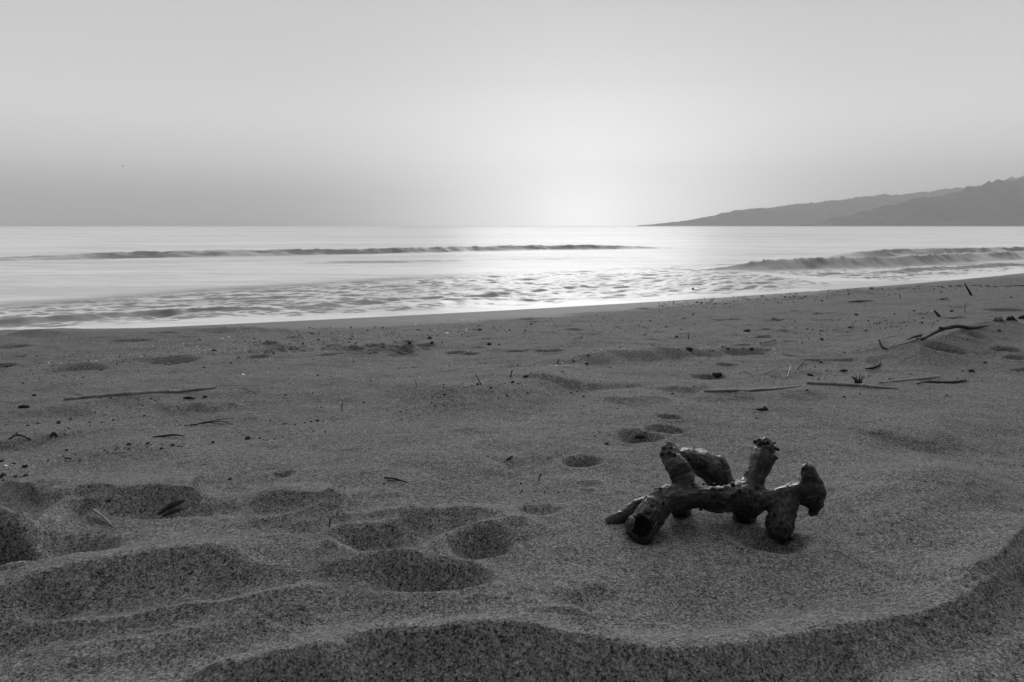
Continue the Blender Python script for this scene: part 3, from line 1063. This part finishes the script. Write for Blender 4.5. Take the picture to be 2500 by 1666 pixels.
    hole = np.maximum(sstep(1.06, .99, np.linalg.norm(V - DP(564, 897, 1.985), axis=1) / RR(83, 2.0)), sstep(1.1, 1.0, np.linalg.norm(V - DP(1010, 420, 2.20), axis=1) / RR(28, 2.1)))
    knot = np.maximum(knot, hole * .9)
    fo = own[Q[:, 0]]
    root = bpy.data.objects.new('driftwood', None)
    COL.objects.link(root)
    org = DP(1000, 940, 2.1)
    root.location = org
    tag(root, 'gnarled dark driftwood root with knobby stubs lying on the sand', 'driftwood')
    for li, (name, _, _) in enumerate(L):
        f = Q[fo == li]
        if not len(f):
            continue
        u, inv = np.unique(f, return_inverse=True)
        me = mesh_np(name, V[u] - org, inv.reshape(f.shape))
        me.normals_split_custom_set_from_vertices([tuple(v) for v in nrm[u]])
        set_attr(me, 'knot', knot[u])
        set_attr(me, 'bare', bare[u])
        ga = me.attributes.new('grain', 'FLOAT_VECTOR', 'POINT')
        ga.data.foreach_set('vector', grain[u].astype(np.float32).ravel())
        link_obj(name, me, M_WOOD, root)
    return root


build_driftwood()

# dark lump added for the shaded furrow in the hollow at the left
b = []
for pp, rd in (([(388, 1254), (420, 1234), (452, 1220)], (6, 11, 5)), ([(398, 1258), (425, 1248), (466, 1238)], (7, 9, 3))):
    p = [sandpt(a, c, -.004) for a, c in pp]
    p[1][2] += .004
    b.append(tube_geom(p, [rpx(r * 1.5, 2.3) for r in rd], 10, .25, 5))
tag(geom_obj('furrow_lump', b, M_PEB), 'dark lump standing in for a shaded furrow in a sand hollow at left', 'driftwood')

# ------------------------------------------------------------------ reeds, sticks, twigs
def straight(pp):
    """a stiff stalk laid along the surface of the sand"""
    xs = np.linspace(pp[0][0], pp[-1][0], 13)
    P = np.array([sandpt(a, np.interp(a, [q[0] for q in pp], [q[1] for q in pp]), .005) for a in xs])
    yy = P[:, 1].copy()
    P[1:-1, 1] = np.minimum(yy[1:-1], (yy[:-2] + yy[1:-1] + yy[2:]) / 3) - .004
    return [np.array([(a - HX) / F0 * p[1], p[1], p[2]]) for a, p in zip(xs, P)]


def reed(name, pts, radii, mat, label, cat, nodes=(), group=None, lift=0.0, sides=10, parts=()):
    """a jointed stalk lying on the sand; nodes = fractions along it that swell"""
    p = [q if len(q) == 3 else sandpt(q[0], q[1], lift) for q in pts]
    ctr = np.mean(np.array(p), axis=0)
    root = bpy.data.objects.new(name, None)
    COL.objects.link(root)
    root.location = tuple(ctr)
    tag(root, label, cat, group)
    geom_obj('stalk', [tube_geom(p, radii, sides, .06, 8)], mat, root)
    P = smooth_line(np.array(p), 40)
    for f in nodes:
        k = int(f * (len(P) - 1))
        k0, k1 = max(0, k - 1), min(len(P) - 1, k + 1)
        r = np.interp(f, np.linspace(0, 1, len(radii)), radii)
        dirv = (P[k1] - P[k0]) / (np.linalg.norm(P[k1] - P[k0]) + 1e-9)
        geom_obj('joint', [tube_geom([P[k] - dirv * r * .9, P[k], P[k] + dirv * r * .9], [r * 1.05, r * 1.35, r * 1.05], sides, .05, 3)], mat, root)
    for (nm, pp, rd) in parts:
        geom_obj(nm, [tube_geom([q if len(q) == 3 else sandpt(q[0], q[1], .01) for q in pp], rd, 6, .1, 5)], mat, root)
    return root


def stick(pts, radii, mat, label, cat='stick', name='stick', extra=(), group=None, jitter=.2):
    g = [tube_geom(pts, radii, 8, jitter, 5)]
    for pp, rd in extra:
        g.append(tube_geom(pp, rd, 6, jitter, 5))
    return tag(geom_obj(name, g, mat), label, cat, group)


def upright(px0, py0, px1, py1, wpx, mat, label, cat='stick', name='stick', mids=(), extra=()):
    """something standing in the sand: foot and tip given as photograph points"""
    f = sandpt(px0, py0)
    Y = f[1]
    pts = [f - np.array([0, 0, .015])] + [at_depth(a, c, Y) + np.array([0, .004, 0]) for a, c in mids] + [at_depth(px1, py1, Y)]
    pts[0][0] -= 0
    ex = [([at_depth(a, c, Y) for a, c in pp], [rpx(w, Y) for w in ws]) for pp, ws in extra]
    r = rpx(wpx, Y)
    return stick(pts, [r, r * .85, r * .6], mat, label, cat, name, ex)


Yr = 3.75
r8 = rpx(10.0, Yr)
reed('reed_pole', straight([(158, 977), (208, 971), (348, 961), (455, 954), (530, 948)]), [r8, r8, r8 * .95, r8 * .9, r8 * .35], M_REED,
     'long grey jointed reed pole lying on the sand at left', 'reed', (.13, .40, .68), lift=.006,
     parts=(('side_shoot', [(525, 947), (580, 946), (660, 945)], [.0022, .0018, .001]), ('leaf_blade', [(196, 968), (180, 955), (166, 942)], [.003, .0022, .0008])))
Yr = 3.85
r6 = rpx(7.0, Yr)
reed('reed_stalk', straight([(1720, 957), (1814, 955), (1891, 952), (1956, 945)]), [r6 * .9, r6, r6, r6 * .3], M_REED, 'pale reed stalk lying left of another stalk beyond the driftwood', 'reed', (.4,), lift=.012)
r6 = rpx(9.0, 4.0)
reed('reed_stalk', straight([(1971, 937), (2040, 940), (2097, 943), (2193, 951)]), [r6 * .9, r6, r6, r6 * .3], M_REED, 'thicker grey reed stalk crossing the sand beside a dark tuft', 'reed', (.3, .62), lift=.016)
reed('reed_stalk', [(2147, 936), (2200, 931), (2292, 922)], [.004, .007, .010], M_REED, 'faint sand-covered reed stalk right of the dark tuft', 'reed', (), lift=.002)
reed('reed_stalk', [(2239, 939), (2262, 935), (2310, 936), (2352, 932), (2357, 927)], [.003, .006, .007, .006, .003], M_TWIG, 'thin dark stalk with turned-up end on the right sand', 'reed', (), lift=.004)

# dark branch propped on the sand rise at the right
bp = [(2250, 830), (2280, 814), (2304, 803), (2338, 797), (2373, 801), (2412, 796)]
ya, yb = sandpt(2250, 831)[1], sandpt(2412, 800)[1]
yd = lambda a: ya + (yb - ya) * (a - 2250) / 162 - .03
pts = [at_depth(a, c, yd(a)) for a, c in bp]
branch = bpy.data.objects.new('dead_branch', None)
COL.objects.link(branch)
branch.location = tuple(np.mean(pts, axis=0))
tag(branch, 'long dark crooked branch propped on the sand rise at right', 'branch')
rb = rpx(8.5, ya)
geom_obj('stem', [tube_geom(pts, [rb * .6, rb * .9, rb, rb * 1.1, rb * 1.05, rb * .4], 10, .2, 6)], M_TWIG, branch)
geom_obj('twig', [tube_geom([at_depth(2295, 802, yd(2295)), at_depth(2315, 802, yd(2315)), at_depth(2330, 800, yd(2330))], [rb * .9, rb * .9, rb * .5], 8, .2, 4)], M_TWIG, branch)
geom_obj('twig', [tube_geom([at_depth(2299, 806, yd(2299)), at_depth(2303, 813, yd(2303))], [rb * .3, rb * .15], 6, .2, 4)], M_TWIG, branch)
pl = sand_line([(2172, 853), (2212, 842), (2243, 832), (2256, 826)], .012)
stick(pl, [.004, .006, .008, .006], M_REED, 'pale thin stick below the lower end of the dark branch', 'stick')
stick([sandpt(2146, 849, .05), sandpt(2154, 855, .02), sandpt(2168, 857, .01)], [.006, .009, .004], M_TWIG, 'short forked dark twig left of the pale stick', 'twig', 'twig')
stick([sandpt(2214, 838, .02), sandpt(2236, 833, .03), sandpt(2248, 830, .03)], [.003, .007, .01], M_TWIG, 'dark bark strip lying against the foot of the dark branch', 'bark', 'bark_strip',
      [([sandpt(2240, 834, .02), at_depth(2243, 825, ya)], [.006, .002])])
for (px, py, q, mt, lb) in ((2436, 785, .55, M_REED, 'sandy stump of debris at the upper end of the dark branch'), (2467, 783, .5, M_PEB, 'dark clump of debris on the rise right of the branch'), (2494, 779, .45, M_PEB, 'dark clump of debris at the right edge of the sand rise')):
    c = sandpt(px, py, .0)
    w = [c + q * np.array(d) for d in ((-.07, 0, .0), (-.03, -.01, .035), (0, .0, .022), (.03, .01, .045), (.06, .02, .02), (.12, .02, -.01))]
    tag(geom_obj('debris_clump', [tube_geom(w, [q * r for r in (.010, .028, .022, .03, .024, .008)], 9, .6, 4)], mt), lb, 'debris')

upright(2373, 722, 2355, 692, 6.0, M_TWIG, 'tall leaning dark stick standing in the far right sand')
upright(2296, 773, 2281, 758, 7.5, M_TWIG, 'short thick dark stub leaning left above the branch')
upright(2357, 764, 2361, 737, 1.6, M_TWIG, 'thin upright grass stem behind the dark branch', 'dry grass', 'dry_grass', ((2356, 750),), [([(2357, 750), (2366, 742)], (1, .6))])
upright(2199, 728, 2195, 716, 2.0, M_TWIG, 'tiny leaning twig left of the tall leaning stick', 'twig', 'twig')
upright(1680, 828, 1682, 811, 2.6, M_TWIG, 'short straight twig standing above the low sand ledge', 'twig', 'twig')
upright(1179, 940, 1161, 914, 3.0, M_TWIG, 'dark twig leaning left amid the pebbles in the middle', 'twig', 'twig')
upright(1245, 922, 1250, 905, 3.4, M_TWIG, 'short dark twig with a bent top in the middle', 'twig', 'twig', (), [([(1248, 908), (1253, 906)], (3, 2.5))])
upright(1020, 941, 1012, 925, 1.6, M_TWIG, 'thin faint twig left of the leaning twigs', 'twig', 'twig')
upright(1358, 888, 1365, 877, 4.0, M_TWIG, 'tiny dark stub left of the low sand ledge', 'twig', 'twig')
upright(1640, 886, 1637, 869, 2.6, M_PALE, 'white straw standing upright below the sand ledge', 'straw', 'straw')
upright(835, 1002, 838, 981, 2.6, M_TWIG, 'crooked twig standing alone right of the reed pole', 'twig', 'twig', ((834, 992),))
upright(850, 980, 848, 972, 1.6, M_TWIG, 'tiny twig beside the crooked standing twig', 'twig', 'twig')
upright(803, 1288, 808, 1266, 4.0, M_TWIG, 'black twig sticking up from the rippled foreground sand', 'twig', 'twig', ((804, 1278),))
upright(1314, 1174, 1321, 1158, 3.6, M_TWIG, 'black twig with knobbed tip standing left of the driftwood', 'twig', 'twig', ((1317, 1166),), [([(1319, 1161), (1324, 1158)], (4, 3))])
upright(1571, 1158, 1563, 1142, 2.0, M_PALE, 'short pale straw standing behind the driftwood', 'straw', 'straw')
stick(sand_line([(1236, 1128), (1243, 1124), (1251, 1119)], .006), [.003, .0045, .003], M_TWIG, 'short dark twig lying left of a footprint', 'twig', 'twig')
stick(sand_line([(938, 1171), (968, 1175), (995, 1183)], .006), [.0028, .003, .002], M_TWIG, 'thin forked twig lying on the central sand', 'twig', 'twig', [(sand_line([(945, 1175), (975, 1178)], .004), [.002, .001])])
stick(sand_line([(1414, 1179), (1440, 1177), (1467, 1175)], .005), [.0018, .0026, .002], M_PALE, 'bright straw lying on the sand left of the driftwood', 'straw', 'straw')
stick(sand_line([(1418, 1199), (1434, 1199), (1450, 1197)], .004), [.002, .0026, .002], M_REED, 'dull straw lying below the bright straw', 'straw', 'straw')
stick(sand_line([(229, 1257), (248, 1270), (262, 1283), (277, 1298)], .012), [.004, .003, .0025, .001], M_REED, 'curved grass blade lying over the left foreground ridge', 'dry grass', 'dry_grass')
stick(sand_line([(373, 1072), (400, 1070), (425, 1067), (449, 1070)], .008), [.002, .0045, .004, .002], M_TWIG, 'dark curved twig lying below the reed pole', 'twig', 'twig')
stick([sandpt(22, 1073, .0), sandpt(40, 1070, .012), sandpt(58, 1072, .010), sandpt(76, 1075, 0)], [.003, .004, .0035, .002], M_TWIG, 'dark arched twig at the left edge of the sand', 'twig', 'twig', [([sandpt(38, 1070, .012), sandpt(43, 1068, .022)], [.003, .002])])
stick([sandpt(124, 1066, .0), sandpt(131, 1065, .011), sandpt(140, 1066, .0)], [.005, .006, .004], M_TWIG, 'tiny dark hoop of twig near the left edge', 'twig', 'twig')
p_ = [sandpt(450, 1042, .004), sandpt(500, 1040, .012), sandpt(540, 1036, .013), sandpt(568, 1037, .0)]
stick(p_, [.0016, .0026, .002, .001], M_TWIG, 'spray of thin arched grass strands below the reed pole', 'grass', 'grass_strand',
      [([sandpt(465, 1042, .004), sandpt(510, 1038, .010), sandpt(552, 1038, .0)], [.0016, .002, .001]), ([sandpt(470, 1040, .004), sandpt(520, 1036, .016), sandpt(570, 1027, .01)], [.0016, .002, .001])])
stick([sandpt(600, 1024, 0), sandpt(602, 1018, .012), sandpt(610, 1016, .010), sandpt(606, 1022, .004), sandpt(628, 1024, .004)], [.0012, .0012, .0012, .0012, .0008], M_TWIG, 'wiry curl of thin stem right of the grass spray', 'stem', 'wiry_stem')
stick(sand_line([(593, 954), (608, 960), (627, 967)], .012), [.0018, .002, .001], M_TWIG, 'thin dark strand under the reed pole tip', 'twig', 'twig')
upright(1942, 903, 1966, 877, 4.2, M_REED, 'leaning pale stem with drooping side shoots on the right sand', 'dead plant', 'dead_plant', (), [([(1960, 884), (1957, 900), (1956, 915)], (2, 1.4, 1)), ([(1960, 886), (1967, 894)], (1.6, 1)), ([(1963, 880), (1968, 876)], (4, 3))])
p_ = [sandpt(1869, 912, .0), sandpt(1895, 906, .015), sandpt(1926, 902, .022), sandpt(1929, 906, .02), sandpt(1921, 925, .0)]
stick(p_, [.005, .0025, .003, .003, .003], M_REED, 'arching dry grass stem left of the leaning stem', 'dry grass', 'dry_grass', [([sandpt(1871, 913, .002), sandpt(1905, 920, .004)], [.002, .001])])
stick(sand_line([(1812, 907), (1826, 913), (1841, 921)], .006), [.002, .002, .001], M_TWIG, 'thin strand lying right of the dark footprint', 'twig', 'twig')
stick(sand_line([(1856, 843), (1876, 839), (1895, 834)], .016), [.006, .009, .006], M_REED, 'stubby pale stick beside the small footprints', 'stick')
stick(sand_line([(1816, 832), (1830, 828), (1843, 827)], .016), [.004, .005, .003], M_PALE, 'bleached bent straw above the small footprints', 'straw', 'straw')
stick(sand_line([(2112, 905), (2128, 903), (2142, 897), (2149, 889)], .010), [.003, .007, .008, .006], M_TWIG, 'dark twig ending in a raised pale sprig on the right', 'twig', 'twig')
stick(sand_line([(2070, 741), (2100, 739), (2132, 738)], .02), [.006, .014, .006], M_TWIG, 'flat dark stick lying along the far sand', 'stick')
stick(sand_line([(2285, 733), (2300, 734), (2313, 732)], .02), [.006, .012, .010], M_TWIG, 'small dark stick left of the tall leaning stick', 'stick')
stick(sand_line([(46, 997), (58, 996), (70, 996)], .006), [.006, .008, .006], M_TWIG, 'short blunt stick lying left below the reed pole', 'stick')
stick(sand_line([(447, 975), (460, 974), (476, 976)], .006), [.003, .007, .003], M_TWIG, 'dark sliver of wood under the reed pole', 'stick', 'wood_sliver')
stick(sand_line([(1844, 1003), (1858, 1003), (1866, 1000), (1875, 1003)], .006), [.002, .006, .011, .003], M_TWIG, 'dark curled leaf lying above the driftwood', 'leaf', 'dead_leaf')
stick(sand_line([(2050, 909), (2060, 908), (2070, 909)], .008), [.003, .008, .004], M_TWIG, 'dark flake lying left of the raised sprig', 'debris', 'bark_flake')
stick(sand_line([(1740, 917), (1752, 920), (1762, 917)], .01), [.008, .016, .010], M_PEB, 'black seaweed lump lying in the right footprint', 'seaweed', 'seaweed_lump')
stick(sand_line([(1550, 1070), (1562, 1070), (1574, 1069)], .006), [.004, .009, .005], M_PEB, 'black lump lying in the large footprint behind the driftwood', 'debris', 'debris_lump')
stick(sand_line([(125, 1392), (142, 1393), (160, 1392)], .006), [.002, .0026, .0015], M_REED, 'short straw lying in the left foreground hollow', 'straw', 'straw')
# dark tuft behind the thick stalk
tc_ = sandpt(2095, 938, 0)
tu = []
for k in range(22):
    a = random.uniform(-1.1, 1.1)
    tip = tc_ + np.array([math.sin(a) * .045, random.uniform(-.02, .02), .02 + math.cos(a) * .035 * random.uniform(.6, 1.1)])
    tu.append(tube_geom([tc_ + np.array([random.uniform(-.02, .02), 0, -.005]), (tc_ + tip) / 2 + np.array([0, 0, .006]), tip], [.0022, .0016, .0006], 4, 0, 2))
tag(geom_obj('grass_tuft', tu, M_TWIG), 'small dark bristly tuft behind the thick reed stalk', 'tuft')

# ------------------------------------------------------------------ pebbles and lumps
def ico_lump(seed, flat):
    import bmesh
    bm = bmesh.new()
    bmesh.ops.create_icosphere(bm, subdivisions=2, radius=1.0)
    rg = np.random.default_rng(seed)
    o = rg.random(3) * 30
    co = np.array([v.co for v in bm.verts])
    k = 1 + .35 * vnoise3(co[:, 0] * 1.3 + o[0], co[:, 1] * 1.3 + o[1], co[:, 2] * 1.3 + o[2]) + .15 * vnoise3(co[:, 0] * 3 + o[0], co[:, 1] * 3, co[:, 2] * 3)
    for v, s in zip(bm.verts, k):
        v.co = v.co * s
        v.co.z *= flat
    me = bpy.data.meshes.new('pebble')
    bm.to_mesh(me)
    bm.free()
    me.polygons.foreach_set('use_smooth', np.ones(len(me.polygons), bool))
    me.materials.append(M_PEB)
    return me


LUMPS = [ico_lump(k, f) for k, f in enumerate((.7, .55, .85, .45, .65))]
PEB = [(277, 1027, 9), (159, 1061, 7), (84, 967, 9), (270, 973, 8), (501, 970, 12), (697, 965, 6), (421, 1088, 11), (394, 1096, 8), (361, 1084, 12), (315, 1086, 12), (163, 1100, 8),
       (635, 1071, 9), (604, 1073, 14), (661, 1098, 5), (164, 1120, 10), (172, 1121, 8), (196, 1124, 7), (61, 1141, 13), (63, 1162, 12), (4, 1127, 14), (6, 1162, 14), (37, 1164, 10), (34, 1133, 8), (499, 1135, 6), (669, 1145, 6), (562, 1171, 12),
       (266, 1223, 13), (520, 1081, 8), (694, 1036, 8), (522, 858, 12), (660, 1028, 5), (760, 1030, 7), (775, 1028, 8), (790, 1029, 6), (745, 1033, 6), (720, 1038, 5), (812, 1030, 5), (143, 1034, 12), (93, 1034, 8), (68, 1040, 8), (172, 1024, 8),
       (1198, 948, 9), (1251, 934, 8), (1266, 938, 6), (1288, 960, 6), (1166, 939, 8), (1409, 957, 8), (1394, 960, 5), (1056, 971, 7), (1075, 972, 5), (1062, 992, 6), (993, 1002, 7), (980, 1006, 5), (945, 1004, 4), (888, 983, 7),
       (1508, 999, 5), (1464, 1056, 6), (1481, 1085, 10), (1284, 920, 14), (1400, 883, 8), (1432, 889, 10), (1098, 894, 6), (1171, 807, 9), (1282, 809, 8), (1049, 827, 12), (1055, 838, 10), (1079, 838, 6), (1194, 842, 10), (1219, 842, 7),
       (1682, 855, 18), (1680, 851, 12), (938, 1182, 8), (1272, 1181, 7), (1304, 1186, 5), (1274, 1200, 6), (1364, 1203, 6), (1378, 1200, 6), (1331, 1202, 4), (1452, 1065, 5),
       (1824, 810, 15), (2091, 770, 9), (2114, 809, 9), (2006, 831, 8), (1958, 839, 6), (1979, 918, 16), (1847, 1022, 6), (1780, 1043, 5), (2061, 970, 6), (2311, 966, 7), (2405, 886, 9), (2468, 727, 7), (1652, 823, 9),
       (2372, 908, 12), (2232, 760, 9), (2253, 777, 7), (2184, 768, 6), (2120, 784, 6), (2149, 789, 5), (2206, 788, 6), (2252, 790, 6), (2324, 761, 9), (2440, 808, 8), (2135, 890, 5), (1777, 851, 9), (1764, 848, 7), (1835, 853, 10), (1815, 852, 7),
       (2003, 808, 5), (2040, 806, 5), (1944, 815, 4), (2075, 800, 8), (1900, 740, 5), (2300, 702, 5), (2430, 700, 5), (2350, 906, 6), (1990, 897, 6), (15, 1332, 8), (1575, 818, 5), (1436, 868, 7), (1020, 806, 5), (740, 840, 7), (870, 838, 6), (1000, 838, 8)]
for k, (px, py, s) in enumerate(PEB):
    c = sandpt(px, py)
    o = bpy.data.objects.new('pebble', LUMPS[k % 5])
    COL.objects.link(o)
    r = rpx(s, c[1])
    o.location = (c[0], c[1], c[2] + r * .25)
    o.scale = (r, r * random.uniform(.7, 1.1), r * random.uniform(.7, 1.05))
    o.rotation_euler = (random.uniform(-.2, .2), random.uniform(-.2, .2), random.uniform(0, 6.28))
    tag(o, 'small dark rounded pebble lying on the grey sand', 'pebble', 'dark pebbles scattered over the sand')


# ------------------------------------------------------------------ uncountable litter: shell grit and crumbs
def litter(name, px, py, size, mat, flat, label):
    g = ground(px, py)
    z = height(g[:, 0], g[:, 1])
    n = len(px)
    r = size * g[:, 1] / F0 / 2
    oct_ = np.array([(1, 0, 0), (0, 1, 0), (-1, 0, 0), (0, -1, 0), (0, 0, 1), (0, 0, -1)], float)
    fc = np.array([(0, 1, 4), (1, 2, 4), (2, 3, 4), (3, 0, 4), (1, 0, 5), (2, 1, 5), (3, 2, 5), (0, 3, 5)])
    a = rng.random(n) * 6.28
    el = .5 + rng.random(n)
    V = np.zeros((n, 6, 3))
    V[:, :, 0] = oct_[None, :, 0] * el[:, None]
    V[:, :, 1] = oct_[None, :, 1]
    V[:, :, 2] = oct_[None, :, 2] * flat
    V *= r[:, None, None] * (.75 + .5 * rng.random((n, 6, 1)))
    tl = (rng.random(n) - .5) * 1.2
    V[:, :, 2] += V[:, :, 0] * tl[:, None]
    c, s = np.cos(a)[:, None], np.sin(a)[:, None]
    V = np.stack([V[:, :, 0] * c - V[:, :, 1] * s, V[:, :, 0] * s + V[:, :, 1] * c, V[:, :, 2]], -1)
    V += np.stack([g[:, 0], g[:, 1], z + r * flat * .4], 1)[:, None, :]
    Fc = (fc[None] + 6 * np.arange(n)[:, None, None]).reshape(-1, 3)
    o = link_obj(name, mesh_np(name, V.reshape(-1, 3), Fc, smooth=False), mat)
    o['kind'] = 'stuff'
    o['label'] = label


def scatter(n, boxes):
    P = []
    wt = np.array([b[4] for b in boxes], float)
    for k in rng.choice(len(boxes), n, p=wt / wt.sum()):
        x0, y0, x1, y1, _, dy = boxes[k]
        t = rng.random()
        P.append((x0 + t * (x1 - x0), y0 + t * (y1 - y0) + rng.normal() * dy))
    P = np.array(P)
    P[:, 1] = np.clip(P[:, 1], 700, 1640)
    return P[:, 0], P[:, 1]


px, py = scatter(1500, [(80, 888, 640, 850, 5, 6), (300, 850, 900, 825, 3, 10), (700, 840, 1150, 800, 2, 14), (1000, 925, 1500, 885, 2.2, 10), (1350, 895, 1480, 882, 1, 4), (900, 990, 1300, 950, .6, 10),
                        (1500, 860, 1900, 850, .8, 16), (1700, 790, 2100, 780, .5, 20), (0, 1125, 160, 1120, .6, 8), (300, 1030, 600, 1040, .4, 8), (0, 850, 1000, 850, 1.4, 40), (1000, 850, 2400, 820, 1, 50), (1400, 1100, 1500, 1190, .05, 20)])
litter('shell_grit', px, py, np.exp(rng.normal(1.1, .38, len(px))), M_SHELL, .35, 'white shell fragments sprinkled over the sand')
px, py = scatter(2600, [(0, 900, 900, 830, 5, 22), (700, 830, 1700, 790, 4, 14), (1600, 750, 2500, 688, 9, 7), (1900, 810, 2350, 780, 2, 10), (1500, 860, 1900, 850, 1.2, 14), (0, 1045, 450, 1000, 1.2, 20), (100, 1125, 450, 1085, 1.5, 6), (0, 1150, 80, 1160, .5, 10),
                        (960, 1000, 1500, 930, 1.6, 14), (600, 1075, 830, 1030, .7, 7), (1800, 920, 2400, 880, .8, 20), (0, 950, 2500, 900, 2.0, 50), (1200, 1195, 1500, 1195, .1, 12)])
litter('sand_crumbs', px, py, np.exp(rng.normal(1.15, .4, len(px))), M_PEB, .6, 'dark crumbs of debris strewn over the sand')

# ------------------------------------------------------------------ birds
Yb = float((CAMH - SEA) * F0 / (711 - HY))
bx = (1692 - HX) / F0 * Yb
u = Yb / F0
bird = bpy.data.objects.new('shore_bird', None)
COL.objects.link(bird)
bird.location = (bx, Yb, SEA + .03)
tag(bird, 'small dark bird with drooped wings standing in the shallow wash', 'bird')
B = np.array([bx, Yb, SEA + .03])
geom_obj('body', [tube_geom([B + np.array([0, .10, .6 * u]), B + np.array([0, .05, 2.5 * u]), B + np.array([0, .0, 4.2 * u]), B + np.array([.2 * u, -.01, 5.6 * u]), B + np.array([.4 * u, -.02, 6.8 * u]), B + np.array([.4 * u, -.03, 7.6 * u])],
                            [.8 * u, 2.3 * u, 2.1 * u, 1.0 * u, 1.0 * u, .4 * u], 10, 0, 5)], M_BIRDP, bird)
geom_obj('beak', [tube_geom([B + np.array([.4 * u, -.04, 6.9 * u]), B + np.array([.2 * u, -.09, 6.6 * u])], [.35 * u, .1 * u], 6, 0, 3)], M_BIRD, bird)
for s in (-1, 1):
    geom_obj('wing', [tube_geom([B + np.array([s * .7 * u, 0, 4.9 * u]), B + np.array([s * 1.7 * u, -.01, 3.2 * u]), B + np.array([s * 2.1 * u, .0, 1.8 * u]), B + np.array([s * 1.6 * u, .03, .7 * u])], [.5 * u, 1.35 * u, 1.3 * u, .4 * u], 10, 0, 4)], M_BIRD, bird)
    geom_obj('leg', [tube_geom([B + np.array([s * .7 * u, .02, 1.6 * u]), B + np.array([s * .7 * u, .02, -.8 * u])], [.2 * u, .2 * u], 6, 0, 2)], M_BIRD, bird)

C = at_depth(300, 405.5, 90.0)
gull = bpy.data.objects.new('flying_bird', None)
COL.objects.link(gull)
gull.location = tuple(C)
tag(gull, 'tiny bird flying low in the sky at left', 'bird')
u = 90.0 / F0
geom_obj('body', [tube_geom([C + np.array([-1.9 * u, 0, .2 * u]), C + np.array([-.5 * u, 0, 0]), C + np.array([1.2 * u, 0, -.3 * u]), C + np.array([2.2 * u, 0, -.2 * u])], [.2 * u, .75 * u, .7 * u, .2 * u], 8, 0, 4)], M_BIRD, gull)
for s in (-1, 1):
    geom_obj('wing', [tube_geom([C + np.array([.3 * u, 0, 0]), C + np.array([.1 * u, s * .12, .9 * u]), C + np.array([-.9 * u, s * .26, 1.3 * u])], [.6 * u, .5 * u, .1 * u], 8, 0, 4, .25)], M_BIRD, gull)

# ------------------------------------------------------------------ air
hz, N = new_mat('sea_haze')
vol = N.n('ShaderNodeVolumePrincipled')
vol.inputs['Color'].default_value = (.97, .97, .97, 1)
vol.inputs['Density'].default_value = 1.36e-4
vol.inputs['Anisotropy'].default_value = .12
oo = N.n('ShaderNodeOutputMaterial')
N.link(vol.outputs[0], oo.inputs['Volume'])
S_, zb, zt = 9500.0, -30.0, 720.0
v = [(x, y, z) for z in (zb, zt) for x, y in ((-S_, -S_), (S_, -S_), (S_, S_), (-S_, S_))]
me = bpy.data.meshes.new('haze')
me.from_pydata(v, [], [(3, 2, 1, 0), (4, 5, 6, 7), (0, 1, 5, 4), (1, 2, 6, 5), (2, 3, 7, 6), (3, 0, 4, 7)])
o = link_obj('haze', me, hz)
o['kind'] = 'stuff'
o['label'] = 'pale sea haze over the bay'
